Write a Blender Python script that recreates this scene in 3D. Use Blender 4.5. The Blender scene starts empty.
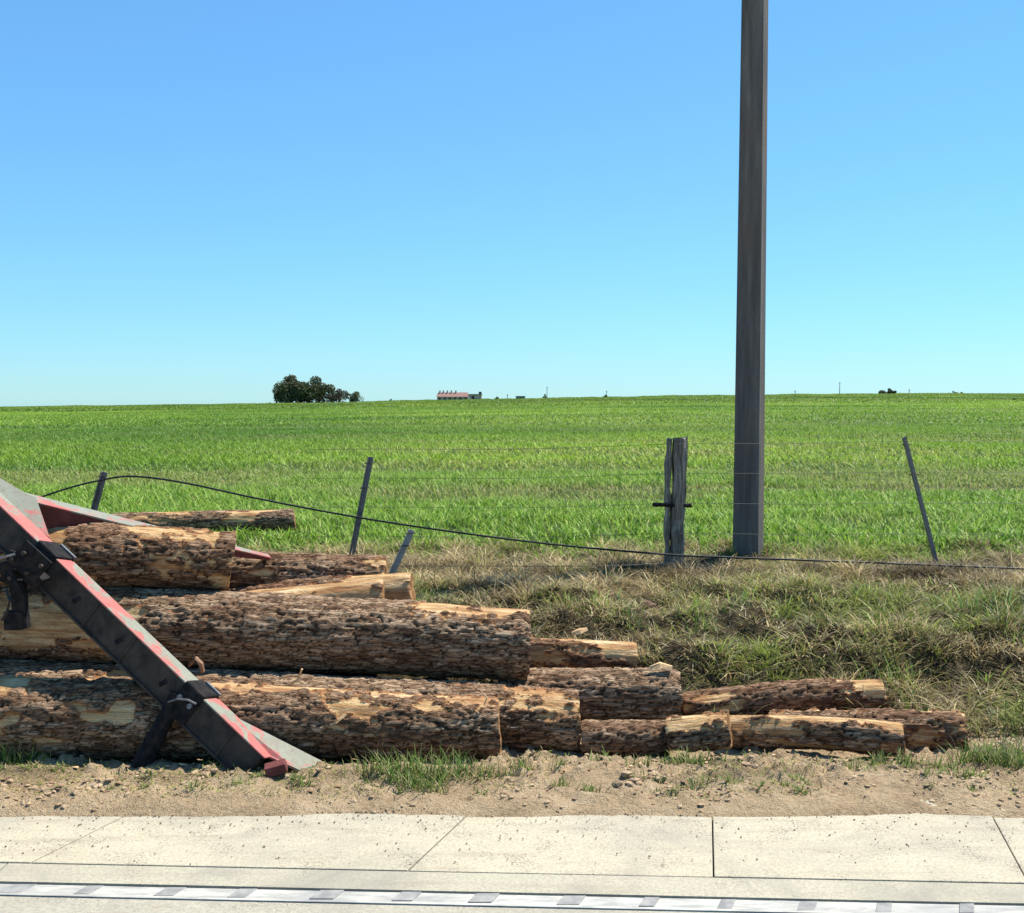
import bpy, math, random
import numpy as np
from mathutils import Vector, Matrix

# ------------------------------------------------------------------ camera, sky, sun, exposure
scene = bpy.context.scene
C = scene.collection
F_PX, W_PX, H_PX = 1100.0, 1024, 913
CAM_Z, HORIZON = 2.10, 398.0
PITCH = math.atan((H_PX / 2 - HORIZON) / F_PX)
cam_d = bpy.data.cameras.new('camera')
cam_d.sensor_width = 36.0
cam_d.lens = F_PX / W_PX * 36.0
cam_d.clip_start, cam_d.clip_end = 0.1, 20000.0
cam = bpy.data.objects.new('camera', cam_d)
cam.location = (0, 0, CAM_Z)
cam.rotation_euler = (math.pi / 2 - PITCH, 0, 0)
C.objects.link(cam)
scene.camera = cam

SUN = Vector((0.44, 0.30, 0.86)).normalized()          # towards the sun
world = bpy.data.worlds.new('World')
scene.world = world
world.use_nodes = True
wn, wl = world.node_tree.nodes, world.node_tree.links
bg = wn['Background']
sky = wn.new('ShaderNodeTexSky')
sky.sky_type = 'NISHITA'
sky.sun_disc = False
sky.sun_elevation = math.asin(SUN.z)
sky.sun_rotation = math.atan2(SUN.x, SUN.y)
sky.air_density, sky.dust_density, sky.ozone_density = 1.15, 0.0, 10.0
sky.altitude = 0
tint = wn.new('ShaderNodeMix'); tint.data_type = 'RGBA'; tint.blend_type = 'MULTIPLY'
tint.inputs[0].default_value = 1.0
tint.inputs[7].default_value = (0.66, 1.08, 1.305, 1)               # the clear, slightly cyan sky of that day
gam = wn.new('ShaderNodeGamma'); gam.inputs[1].default_value = 0.72   # a thinly hazed sky: softer rise of brightness to the horizon
wl.new(sky.outputs[0], gam.inputs[0])
wl.new(gam.outputs[0], tint.inputs[6])
wl.new(tint.outputs[2], bg.inputs[0])
bg.inputs[1].default_value = 0.13

sun_d = bpy.data.lights.new('sun', 'SUN')
sun_d.energy = 5.0
sun_d.angle = math.radians(0.5)
sun_d.color = (1.0, 0.95, 0.86)
sun = bpy.data.objects.new('sun', sun_d)
sun.rotation_euler = SUN.to_track_quat('Z', 'Y').to_euler()
sun.location = (20, 5, 40)
C.objects.link(sun)

scene.view_settings.view_transform = 'Standard'
scene.view_settings.look = 'None'
scene.view_settings.gamma = 1.0
scene.view_settings.exposure = 0.75
scene.view_settings.use_curve_mapping = False
scene.render.engine = 'CYCLES'
scene.cycles.use_denoising = True
scene.cycles.max_bounces = 6
scene.cycles.diffuse_bounces = 1
scene.cycles.transmission_bounces = 4
scene.cycles.transparent_max_bounces = 6

rng = np.random.default_rng(7)
random.seed(7)

# ------------------------------------------------------------------ geometry helpers
_cp, _sp = math.cos(PITCH), math.sin(PITCH)
def at(px, py, D):
    """point at distance D (along world Y) on the sight line of a measured direction"""
    u = (px - W_PX / 2) / F_PX
    v = -(py - H_PX / 2) / F_PX
    y = v * _sp + _cp
    z = v * _cp - _sp
    s = D / y
    return Vector((u * s, D, CAM_Z + z * s))
def gp(px, py, z=0.0):
    u = (px - W_PX / 2) / F_PX
    v = -(py - H_PX / 2) / F_PX
    y = v * _sp + _cp
    zz = v * _cp - _sp
    s = (z - CAM_Z) / zz
    return Vector((u * s, y * s, z))

def hash2(ix, iy, seed):
    h = (ix.astype(np.int64) * 374761393 + iy.astype(np.int64) * 668265263 + seed * 1442695041) & 0xFFFFFFFF
    h = ((h ^ (h >> 13)) * 1274126177) & 0xFFFFFFFF
    h = (h ^ (h >> 16)) & 0xFFFFFFFF
    h = ((h ^ (h >> 15)) * 2246822519) & 0xFFFFFFFF
    return ((h ^ (h >> 13)) & 0xFFFFFF) / float(0x1000000)
def vnoise(x, y, seed=0, px=None):
    """value noise, optional integer period px in x"""
    x = np.asarray(x, float); y = np.asarray(y, float)
    ix = np.floor(x); iy = np.floor(y)
    fx = x - ix; fy = y - iy
    fx = fx * fx * fx * (fx * (fx * 6 - 15) + 10); fy = fy * fy * fy * (fy * (fy * 6 - 15) + 10)
    ix = ix.astype(np.int64); iy = iy.astype(np.int64)
    ix1 = ix + 1
    if px: ix = ix % px; ix1 = ix1 % px
    a = hash2(ix, iy, seed); b = hash2(ix1, iy, seed)
    c = hash2(ix, iy + 1, seed); d = hash2(ix1, iy + 1, seed)
    return (a * (1 - fx) + b * fx) * (1 - fy) + (c * (1 - fx) + d * fx) * fy
def fbm(x, y, seed=0, octv=4, px=None, gain=0.5):
    s = 0; amp = 1; tot = 0; f = 1
    for o in range(octv):
        s = s + amp * vnoise(np.asarray(x) * f, np.asarray(y) * f, seed + o * 17, px * f if px else None)
        tot += amp; amp *= gain; f *= 2
    return s / tot
def worley(x, y, seed=0, px=None):
    ix = np.floor(x).astype(np.int64); iy = np.floor(y).astype(np.int64)
    f1 = np.full(x.shape, 9.0); f2 = np.full(x.shape, 9.0); cid = np.zeros(x.shape)
    for dx in (-1, 0, 1):
        for dy in (-1, 0, 1):
            cx = ix + dx; cy = iy + dy
            hx = cx % px if px else cx
            qx = cx + 0.1 + 0.8 * hash2(hx, cy, seed); qy = cy + 0.1 + 0.8 * hash2(hx, cy, seed + 5)
            d = np.sqrt((x - qx) ** 2 + (y - qy) ** 2)
            closer = d < f1
            f2 = np.where(closer, f1, np.minimum(f2, d))
            cid = np.where(closer, hash2(hx, cy, seed + 9), cid)
            f1 = np.where(closer, d, f1)
    return f1, f2, cid
def sstep(a, b, x):
    t = np.clip((x - a) / (b - a), 0, 1)
    return t * t * (3 - 2 * t)

def mesh_np(name, verts, faces, smooth=False, attrs=None):
    """faces: an (n,k) array or a list of such arrays"""
    me = bpy.data.meshes.new(name)
    verts = np.ascontiguousarray(verts, dtype=np.float32)
    fl = faces if isinstance(faces, list) else [faces]
    fl = [np.asarray(f, dtype=np.int32) for f in fl if len(f)]
    loops = np.concatenate([f.ravel() for f in fl])
    tot = np.concatenate([np.full(len(f), f.shape[1], np.int32) for f in fl])
    start = np.concatenate([[0], np.cumsum(tot)[:-1]]).astype(np.int32)
    me.vertices.add(len(verts)); me.vertices.foreach_set('co', verts.ravel())
    me.loops.add(len(loops)); me.loops.foreach_set('vertex_index', loops)
    me.polygons.add(len(tot)); me.polygons.foreach_set('loop_start', start)
    me.polygons.foreach_set('loop_total', tot)
    if attrs:
        for k, v in attrs.items():
            v = np.ascontiguousarray(v, dtype=np.float32)
            if v.ndim == 1:
                a = me.attributes.new(k, 'FLOAT', 'POINT'); a.data.foreach_set('value', v)
            else:
                a = me.attributes.new(k, 'FLOAT_VECTOR', 'POINT'); a.data.foreach_set('vector', v.ravel())
    me.update(calc_edges=True)
    me.polygons.foreach_set('use_smooth', np.full(len(tot), bool(smooth)))
    me.validate()
    return me
def link(name, me, mat=None, parent=None, **props):
    o = bpy.data.objects.new(name, me)
    C.objects.link(o)
    if mat is not None and not me.materials: me.materials.append(mat)
    if parent is not None: o.parent = parent
    for k, v in props.items(): o[k] = v
    return o
def empty(name, loc, **props):
    o = bpy.data.objects.new(name, None); C.objects.link(o); o.location = loc
    o.empty_display_size = 0.1
    for k, v in props.items(): o[k] = v
    bpy.context.view_layer.update()
    return o
def put_child(o, parent):
    o.parent = parent
    o.matrix_parent_inverse = Matrix.Translation(-Vector(parent.location))
    return o

class MB:
    """collects polygons into one mesh"""
    def __init__(s): s.v = []; s.f = []
    def add(s, vs, fs):
        b = len(s.v); s.v += [tuple(v) for v in vs]; s.f += [tuple(i + b for i in f) for f in fs]
    def frame_box(s, c, ax, ay, az):
        """box about c with half-axis vectors"""
        c = Vector(c); vs = []
        for k in (-1, 1):
            for j in (-1, 1):
                for i in (-1, 1): vs.append(c + ax * i + ay * j + az * k)
        s.add(vs, [(0, 2, 3, 1), (4, 5, 7, 6), (0, 1, 5, 4), (2, 6, 7, 3), (0, 4, 6, 2), (1, 3, 7, 5)])
    def box(s, x0, x1, y0, y1, z0, z1):
        s.frame_box(((x0 + x1) / 2, (y0 + y1) / 2, (z0 + z1) / 2), Vector(((x1 - x0) / 2, 0, 0)), Vector((0, (y1 - y0) / 2, 0)), Vector((0, 0, (z1 - z0) / 2)))
    def loft(s, rings, caps=True):
        n = len(rings[0]); b = len(s.v)
        for r in rings: s.v += [tuple(p) for p in r]
        for k in range(len(rings) - 1):
            for i in range(n):
                j = (i + 1) % n
                s.f.append((b + k * n + i, b + k * n + j, b + (k + 1) * n + j, b + (k + 1) * n + i))
        if caps:
            s.f.append(tuple(b + i for i in reversed(range(n))))
            s.f.append(tuple(b + (len(rings) - 1) * n + i for i in range(n)))
    def tube(s, pts, r, n=8, caps=True):
        pts = [Vector(p) for p in pts]; rings = []
        rs = r if isinstance(r, (list, tuple)) else [r] * len(pts)
        for k, p in enumerate(pts):
            d = (pts[min(k + 1, len(pts) - 1)] - pts[max(k - 1, 0)]).normalized()
            up = Vector((0, 0, 1)) if abs(d.z) < 0.9 else Vector((1, 0, 0))
            a = d.cross(up).normalized(); bb = a.cross(d)
            rings.append([p + (a * math.cos(t) + bb * math.sin(t)) * rs[k] for t in [2 * math.pi * i / n for i in range(n)]])
        s.loft(rings, caps)
    def prism(s, poly, z0, z1):
        n = len(poly)
        s.loft([[(p[0], p[1], z0) for p in poly], [(p[0], p[1], z1) for p in poly]])
    def build(s, name, mat, parent=None, bevel=0.0, smooth=False, **props):
        me = bpy.data.meshes.new(name); me.from_pydata(s.v, [], s.f); me.update()
        import bmesh
        bm = bmesh.new(); bm.from_mesh(me)
        bmesh.ops.recalc_face_normals(bm, faces=bm.faces)
        if bevel: bmesh.ops.bevel(bm, geom=list(bm.edges), offset=bevel, segments=2, affect='EDGES', profile=0.5)
        bm.to_mesh(me); bm.free()
        if smooth: me.polygons.foreach_set('use_smooth', [True] * len(me.polygons))
        o = link(name, me, mat, None, **props)
        if parent is not None: put_child(o, parent)
        return o

# ------------------------------------------------------------------ material helpers
class NT:
    def __init__(s, name, rough=0.8, spec=0.3):
        s.m = bpy.data.materials.new(name); s.m.use_nodes = True
        s.n = s.m.node_tree.nodes; s.l = s.m.node_tree.links
        s.b = s.n['Principled BSDF']; s.out = s.n['Material Output']
        s.b.inputs['Roughness'].default_value = rough
        s.b.inputs['Specular IOR Level'].default_value = spec
        s._tc = None
    def tc(s, which='Object'):
        if s._tc is None: s._tc = s.n.new('ShaderNodeTexCoord')
        return s._tc.outputs[which]
    def mapping(s, vec, scale):
        m = s.n.new('ShaderNodeMapping'); m.inputs['Scale'].default_value = scale
        s.l.new(vec, m.inputs['Vector']); return m.outputs[0]
    def attr(s, name, out='Fac'):
        a = s.n.new('ShaderNodeAttribute'); a.attribute_name = name; return a.outputs[out]
    def noise(s, vec, scale, detail=4, rough=0.55, dist=0.0):
        n = s.n.new('ShaderNodeTexNoise'); n.inputs['Scale'].default_value = scale
        n.inputs['Detail'].default_value = detail; n.inputs['Roughness'].default_value = rough
        n.inputs['Distortion'].default_value = dist
        s.l.new(vec, n.inputs['Vector']); return n.outputs['Fac']
    def voro(s, vec, scale, feature='F1', rnd=1.0):
        n = s.n.new('ShaderNodeTexVoronoi'); n.feature = feature; n.inputs['Scale'].default_value = scale
        n.inputs['Randomness'].default_value = rnd
        s.l.new(vec, n.inputs['Vector']); return n.outputs['Distance']
    def ramp(s, fac, stops, interp='LINEAR'):
        r = s.n.new('ShaderNodeValToRGB'); e = r.color_ramp; e.interpolation = interp
        while len(e.elements) < len(stops): e.elements.new(0.5)
        for el, (p, c) in zip(e.elements, stops):
            el.position = p; el.color = (*c, 1) if len(c) == 3 else c
        s.l.new(fac, r.inputs[0]); return r.outputs[0]
    def gray(s, fac, a, b): return s.ramp(fac, [(a, (0, 0, 0)), (b, (1, 1, 1))])
    def mix(s, fac, a, b, mode='MIX'):
        m = s.n.new('ShaderNodeMix'); m.data_type = 'RGBA'; m.blend_type = mode
        for sock, val in ((m.inputs[0], fac), (m.inputs[6], a), (m.inputs[7], b)):
            if hasattr(val, 'is_linked'): s.l.new(val, sock)
            elif isinstance(val, (int, float)): sock.default_value = val
            else: sock.default_value = (*val, 1)
        return m.outputs[2]
    def math(s, op, a, b=0.0, clamp=False):
        m = s.n.new('ShaderNodeMath'); m.operation = op; m.use_clamp = clamp
        for sock, val in ((m.inputs[0], a), (m.inputs[1], b)):
            if hasattr(val, 'is_linked'): s.l.new(val, sock)
            else: sock.default_value = val
        return m.outputs[0]
    def color(s, c):
        if hasattr(c, 'is_linked'): s.l.new(c, s.b.inputs['Base Color'])
        else: s.b.inputs['Base Color'].default_value = (*c, 1)
    def bump(s, h, strength=0.5, dist=0.01):
        b = s.n.new('ShaderNodeBump'); b.inputs['Strength'].default_value = strength
        b.inputs['Distance'].default_value = dist
        s.l.new(h, b.inputs['Height']); s.l.new(b.outputs[0], s.b.inputs['Normal'])

M = {}
def m_bark():
    t = NT('bark', 0.9, 0.15)
    lco = t.attr('lco', 'Vector'); peel = t.attr('peel'); crack = t.attr('crack'); tone = t.attr('tone')
    hue = t.attr('hue')
    g = t.mapping(lco, (9, 42, 42)); n1 = t.noise(g, 1.0, 5, 0.65)
    n2 = t.noise(t.mapping(lco, (1.3, 5, 5)), 1.0, 4, 0.6)
    warp = t.n.new('ShaderNodeVectorMath'); warp.operation = 'ADD'
    wsc = t.n.new('ShaderNodeVectorMath'); wsc.operation = 'SCALE'; wsc.inputs['Scale'].default_value = 0.9
    nz = t.n.new('ShaderNodeTexNoise'); nz.inputs['Scale'].default_value = 1.0; nz.inputs['Detail'].default_value = 4
    fv = t.mapping(lco, (8, 42, 42))
    t.l.new(fv, nz.inputs['Vector']); t.l.new(nz.outputs['Color'], wsc.inputs[0])
    t.l.new(fv, warp.inputs[0]); t.l.new(wsc.outputs[0], warp.inputs[1])
    ed = t.voro(warp.outputs[0], 1.0, 'DISTANCE_TO_EDGE')
    fcr = t.ramp(ed, [(0.015, (1, 1, 1)), (0.085, (0, 0, 0))])
    bark = t.ramp(t.math('ADD', t.math('MULTIPLY', tone, 0.25), t.math('MULTIPLY', n1, 0.80)),
                  [(0.24, (0.062, 0.033, 0.018)), (0.40, (0.20, 0.122, 0.070)), (0.55, (0.41, 0.28, 0.172)), (0.75, (0.66, 0.50, 0.335))])
    bark = t.mix(t.math('MULTIPLY', fcr, 0.42), bark, (0.040, 0.021, 0.012))
    red = t.ramp(n1, [(0.3, (0.075, 0.030, 0.015)), (0.7, (0.30, 0.15, 0.075))])
    bark = t.mix(t.math('MULTIPLY', t.gray(n2, 0.52, 0.72), 0.8), bark, red)
    bark = t.mix(t.math('MULTIPLY', hue, 0.9), bark, t.mix(0.25, red, bark))
    bark = t.mix(t.math('MULTIPLY', crack, 0.85), bark, (0.026, 0.013, 0.008))
    ws = t.noise(t.mapping(lco, (2.2, 30, 30)), 1.0, 5, 0.6)
    wood = t.ramp(ws, [(0.25, (0.32, 0.15, 0.055)), (0.46, (0.58, 0.37, 0.165)), (0.68, (0.78, 0.60, 0.35))])
    patch = t.noise(t.mapping(lco, (2.5, 9, 9)), 1.0, 5, 0.7)
    wood = t.mix(t.math('MULTIPLY', t.gray(patch, 0.42, 0.62), 0.85), wood, (0.30, 0.135, 0.055))
    spl = t.noise(t.mapping(lco, (5, 110, 110)), 1.0, 4, 0.7)
    wood = t.mix(t.math('MULTIPLY', t.gray(spl, 0.50, 0.66), 0.7), wood, (0.24, 0.11, 0.045))
    flake = t.noise(t.mapping(lco, (18, 60, 60)), 1.0, 4, 0.6)
    wood = t.mix(t.gray(flake, 0.60, 0.72), wood, (0.20, 0.10, 0.05))
    inner = t.mix(n1, (0.20, 0.075, 0.030), (0.42, 0.20, 0.085))          # torn inner bark round the bare patches
    body = t.mix(t.gray(peel, 0.05, 0.40), bark, inner)
    t.color(t.mix(t.gray(t.math('ADD', peel, t.math('MULTIPLY', t.math('SUBTRACT', ws, 0.5), 1.1)), 0.55, 0.80), body, wood))
    h = t.math('ADD', t.noise(t.mapping(lco, (22, 80, 80)), 1.0, 5, 0.65), t.math('MULTIPLY', n1, 0.8))
    h = t.math('SUBTRACT', h, t.math('MULTIPLY', fcr, t.math('SUBTRACT', 1.0, peel)))
    t.bump(h, 1.0, 0.013)
    return t.m
def m_cut():
    t = NT('sawn_end', 0.85, 0.15)
    lco = t.attr('lco', 'Vector')
    ln = t.n.new('ShaderNodeVectorMath'); ln.operation = 'LENGTH'
    t.l.new(t.mapping(lco, (0, 1, 1)), ln.inputs[0])
    rr = t.math('ADD', ln.outputs['Value'], t.math('MULTIPLY', t.noise(lco, 12, 3), 0.02))
    rings = t.math('SINE', t.math('MULTIPLY', rr, 520.0))
    base = t.mix(t.math('MULTIPLY_ADD', rings, 0.5), (0.40, 0.22, 0.09), (0.26, 0.12, 0.045))
    base = t.mix(t.gray(t.noise(lco, 9, 4), 0.45, 0.7), base, (0.13, 0.065, 0.03))
    t.color(base); t.bump(t.noise(lco, 120, 3), 0.4, 0.003)
    return t.m
def m_blade(name, rough=0.55, trans=0.35):
    t = NT(name, rough, 0.25)
    c = t.attr('tint', 'Color'); t.color(c)
    tr = t.n.new('ShaderNodeBsdfTranslucent'); t.l.new(c, tr.inputs[0])
    mx = t.n.new('ShaderNodeMixShader'); mx.inputs[0].default_value = trans
    t.l.new(t.b.outputs[0], mx.inputs[1]); t.l.new(tr.outputs[0], mx.inputs[2])
    t.l.new(mx.outputs[0], t.out.inputs['Surface'])
    return t.m
def m_ground():
    t = NT('soil_and_turf', 0.95, 0.1)
    P = t.tc('Object'); zone = t.attr('zone', 'Vector')
    sep = t.n.new('ShaderNodeSeparateXYZ'); t.l.new(zone, sep.inputs[0])
    dirt_n = t.noise(P, 3.0, 6, 0.6); fine = t.noise(P, 38.0, 5, 0.7)
    dirt = t.ramp(t.math('ADD', t.math('MULTIPLY', dirt_n, 0.5), t.math('MULTIPLY', fine, 0.5)),
                  [(0.30, (0.21, 0.145, 0.082)), (0.5, (0.44, 0.32, 0.19)), (0.70, (0.62, 0.475, 0.30))])
    thatch = t.ramp(t.noise(P, 16.0, 6, 0.7), [(0.3, (0.026, 0.020, 0.011)), (0.5, (0.070, 0.055, 0.028)), (0.7, (0.15, 0.12, 0.065))])
    crop_soil = t.ramp(t.noise(P, 7.0, 5, 0.65), [(0.35, (0.045, 0.065, 0.018)), (0.6, (0.085, 0.115, 0.030)), (0.75, (0.16, 0.15, 0.07))])
    far_n = t.noise(t.mapping(P, (0.05, 0.012, 1)), 1.0, 5, 0.55)
    far_f = t.noise(t.mapping(P, (1.1, 0.5, 1)), 1.0, 5, 0.75)
    far = t.ramp(t.math('ADD', t.math('MULTIPLY', far_n, 0.55), t.math('MULTIPLY', far_f, 0.45)),
                 [(0.30, (0.060, 0.125, 0.014)), (0.48, (0.105, 0.190, 0.020)), (0.60, (0.14, 0.215, 0.028)), (0.74, (0.20, 0.23, 0.05))])
    c = t.mix(sep.outputs[0], dirt, thatch)
    c = t.mix(sep.outputs[1], c, crop_soil)
    c = t.mix(sep.outputs[2], c, far)
    t.color(c)
    t.bump(t.math('ADD', fine, t.math('MULTIPLY', t.noise(P, 110.0, 4, 0.6), 0.5)), 1.0, 0.035)
    return t.m
def m_concrete(name, lo, hi, speck=0.5, vec_scale=1.0, stain=0.5):
    t = NT(name, 0.85, 0.2)
    P = t.mapping(t.tc('Object'), (vec_scale,) * 3)
    n1 = t.noise(P, 2.2, 5, 0.6); n2 = t.noise(P, 60, 4, 0.7)
    c = t.mix(n1, lo, hi)
    c = t.mix(t.math('MULTIPLY', t.gray(n2, 0.42, 0.62), 0.6), c, tuple(x * 0.72 for x in lo))
    st = t.noise(t.mapping(P, (0.8, 5.0, 1)), 2.0, 5, 0.7)
    c = t.mix(t.math('MULTIPLY', t.gray(st, 0.52, 0.72), 0.6), c, (0.27, 0.225, 0.16))
    v = t.voro(t.mapping(P, (0.7, 1.6, 1)), 95)
    sz = t.noise(P, 5.0, 3)
    dots = t.math('LESS_THAN', v, t.math('MULTIPLY', t.gray(sz, 0.36, 0.70), 0.70 * speck))
    c = t.mix(t.math('MULTIPLY', dots, 0.85), c, (0.14, 0.115, 0.08))
    big = t.noise(P, 1.1, 5, 0.65, 0.6)
    c = t.mix(t.math('MULTIPLY', t.gray(big, 0.46, 0.66), stain), c, (0.235, 0.215, 0.175))
    t.color(c); t.bump(t.math('ADD', n2, t.noise(P, 170, 3)), 0.35, 0.006)
    return t.m
def m_pole():
    t = NT('weathered_concrete', 0.9, 0.2)
    P = t.tc('Object')
    n = t.noise(t.mapping(P, (14, 14, 1.2)), 1.0, 5, 0.6); n2 = t.noise(P, 45, 4, 0.7); n3 = t.noise(t.mapping(P, (2, 2, 0.6)), 1.0, 3)
    c = t.ramp(n, [(0.3, (0.075, 0.070, 0.062)), (0.55, (0.125, 0.116, 0.105)), (0.75, (0.19, 0.175, 0.15))])
    c = t.mix(t.math('MULTIPLY', t.gray(n2, 0.5, 0.7), 0.5), c, (0.09, 0.08, 0.07))
    c = t.mix(t.math('MULTIPLY', t.gray(n3, 0.5, 0.65), 0.5), c, (0.15, 0.11, 0.085))
    t.color(c); t.bump(t.math('ADD', n2, n), 0.5, 0.01); return t.m
def m_grey_timber():
    t = NT('weathered_timber', 0.95, 0.1)
    P = t.tc('Object')
    n = t.noise(t.mapping(P, (40, 40, 2.0)), 1.0, 5, 0.65, 0.4); n2 = t.noise(P, 7, 4)
    c = t.ramp(n, [(0.3, (0.05, 0.042, 0.033)), (0.5, (0.17, 0.145, 0.115)), (0.72, (0.44, 0.40, 0.33))])
    c = t.mix(t.math('MULTIPLY', t.gray(n2, 0.55, 0.7), 0.5), c, (0.30, 0.29, 0.22))
    t.color(c); t.bump(n, 0.9, 0.012); return t.m
def m_steel_grey():
    t = NT('old_galvanised_steel', 0.55, 0.4)
    P = t.tc('Object'); n = t.noise(P, 18, 5, 0.7)
    t.color(t.ramp(n, [(0.35, (0.10, 0.10, 0.105)), (0.55, (0.19, 0.19, 0.195)), (0.72, (0.15, 0.095, 0.065))]))
    t.b.inputs['Metallic'].default_value = 0.35
    t.bump(n, 0.2, 0.002); return t.m
def m_paint(name='flaking_red_and_grey_paint', cut=0.52):
    t = NT(name, 0.65, 0.25)
    P = t.tc('Object')
    n = t.noise(P, 3.0, 6, 0.66, 0.4); n2 = t.noise(P, 45, 5, 0.7); n3 = t.noise(P, 11, 5, 0.7)
    red = t.mix(n3, (0.34, 0.075, 0.065), (0.50, 0.155, 0.135))
    grn = t.mix(n3, (0.17, 0.185, 0.14), (0.28, 0.285, 0.225))
    c = t.mix(t.gray(n, cut, cut + 0.04), red, grn)
    c = t.mix(t.math('MULTIPLY', t.gray(n2, 0.56, 0.68), 0.75), c, (0.13, 0.075, 0.05))
    dirt = t.noise(P, 7.0, 6, 0.75, 0.8)
    c = t.mix(t.math('MULTIPLY', t.gray(dirt, 0.45, 0.68), 0.65), c, (0.20, 0.17, 0.13))
    t.color(c); t.bump(n3, 0.15, 0.003); return t.m
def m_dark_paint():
    t = NT('grimy_shaded_steel', 0.85, 0.10)  # dirt plus the shade of the near beam's front, put into the colour
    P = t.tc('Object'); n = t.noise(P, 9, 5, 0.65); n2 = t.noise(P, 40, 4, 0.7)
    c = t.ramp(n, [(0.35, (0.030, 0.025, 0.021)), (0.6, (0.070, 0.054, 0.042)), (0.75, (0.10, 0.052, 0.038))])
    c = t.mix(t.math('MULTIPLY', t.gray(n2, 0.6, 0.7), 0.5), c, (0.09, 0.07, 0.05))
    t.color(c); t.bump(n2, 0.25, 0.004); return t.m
def m_black_iron():
    t = NT('black_iron', 0.85, 0.12); P = t.tc('Object'); n = t.noise(P, 25, 4)
    t.color(t.ramp(n, [(0.4, (0.010, 0.010, 0.011)), (0.7, (0.032, 0.026, 0.023))])); t.bump(n, 0.3, 0.004); return t.m
def m_simple(name, a, b, scale=8, rough=0.8, bump=0.2):
    t = NT(name, rough, 0.25); P = t.tc('Object'); n = t.noise(P, scale, 5, 0.65)
    t.color(t.mix(t.gray(n, 0.35, 0.68), a, b)); t.bump(n, bump, 0.01); return t.m
def m_line_paint():
    t = NT('worn_white_road_paint', 0.6, 0.35); P = t.tc('Object')
    n = t.noise(t.mapping(P, (2.2, 9, 1)), 2.0, 6, 0.7); n2 = t.noise(P, 60, 4, 0.7)
    n3 = t.noise(P, 0.9, 4, 0.6)
    c = t.mix(t.gray(n, 0.42, 0.60), (0.50, 0.475, 0.40), (0.30, 0.29, 0.26))
    c = t.mix(t.math('MULTIPLY', t.gray(n3, 0.48, 0.60), 0.6), c, (0.24, 0.235, 0.22))
    c = t.mix(t.math('MULTIPLY', t.gray(n2, 0.58, 0.7), 0.6), c, (0.30, 0.29, 0.26))
    t.color(c); t.bump(n2, 0.3, 0.004); return t.m

M['bark'] = m_bark(); M['cut'] = m_cut(); M['blade'] = m_blade('grass_blades')
M['leaf'] = m_blade('tree_leaves', 0.6, 0.2)
M['ground'] = m_ground()
M['slab'] = m_concrete('pale_concrete', (0.41, 0.36, 0.255), (0.53, 0.475, 0.345), 0.62)
M['strip'] = m_concrete('pale_concrete_strip', (0.355, 0.32, 0.235), (0.49, 0.445, 0.33), 0.5, stain=0.9)
M['road'] = m_concrete('road_concrete', (0.33, 0.30, 0.23), (0.46, 0.42, 0.325), 0.55, stain=0.8)
M['line'] = m_line_paint()
M['block'] = m_simple('grey_road_block', (0.19, 0.185, 0.175), (0.33, 0.32, 0.29), 11, 0.8)
M['pole'] = m_pole(); M['timber'] = m_grey_timber(); M['steel'] = m_steel_grey()
M['paint'] = m_paint(); M['paint_grey'] = m_paint('flaking_grey_paint_with_red', 0.43); M['shade_grime'] = m_dark_paint(); M['iron'] = m_black_iron()
M['dullred'] = m_simple('dirty_shaded_red_paint', (0.10, 0.026, 0.022), (0.16, 0.05, 0.042), 9, 0.75)  # dirty red, darkened to carry the shade on the far beam's side
M['steel_sunlit'] = m_simple('sunlit_grey_steel', (0.30, 0.30, 0.29), (0.44, 0.43, 0.41), 25, 0.5)  # paler copy of the post steel, sunlight painted in for the half-fallen post
M['cable'] = m_simple('black_cable', (0.012, 0.014, 0.014), (0.03, 0.032, 0.03), 30, 0.5)
M['wire'] = m_simple('dull_wire', (0.07, 0.065, 0.055), (0.14, 0.13, 0.11), 30, 0.5)
M['clod'] = m_simple('dry_clods', (0.28, 0.19, 0.108), (0.48, 0.35, 0.215), 14, 0.95, 0.6)
M['grit'] = m_simple('dark_grit', (0.10, 0.07, 0.04), (0.24, 0.175, 0.11), 40, 0.95)
M['chip'] = m_simple('wood_chips', (0.46, 0.27, 0.12), (0.70, 0.50, 0.28), 20, 0.85)
M['barkchip'] = m_simple('loose_bark', (0.14, 0.075, 0.045), (0.36, 0.21, 0.12), 30, 0.9, 0.5)
M['trunk'] = m_simple('tree_bark', (0.12, 0.095, 0.07), (0.24, 0.20, 0.15), 3, 0.9)
M['hwall'] = m_simple('farmhouse_wall', (0.42, 0.30, 0.24), (0.55, 0.42, 0.35), 0.8, 0.9)
M['hroof'] = m_simple('red_roof', (0.22, 0.12, 0.098), (0.28, 0.17, 0.145), 1.5, 0.85)
M['hdark'] = m_simple('dark_opening', (0.03, 0.03, 0.03), (0.06, 0.055, 0.05), 2, 0.5)
M['shed'] = m_simple('grey_shed', (0.15, 0.16, 0.16), (0.25, 0.26, 0.25), 1.0, 0.8)

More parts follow.
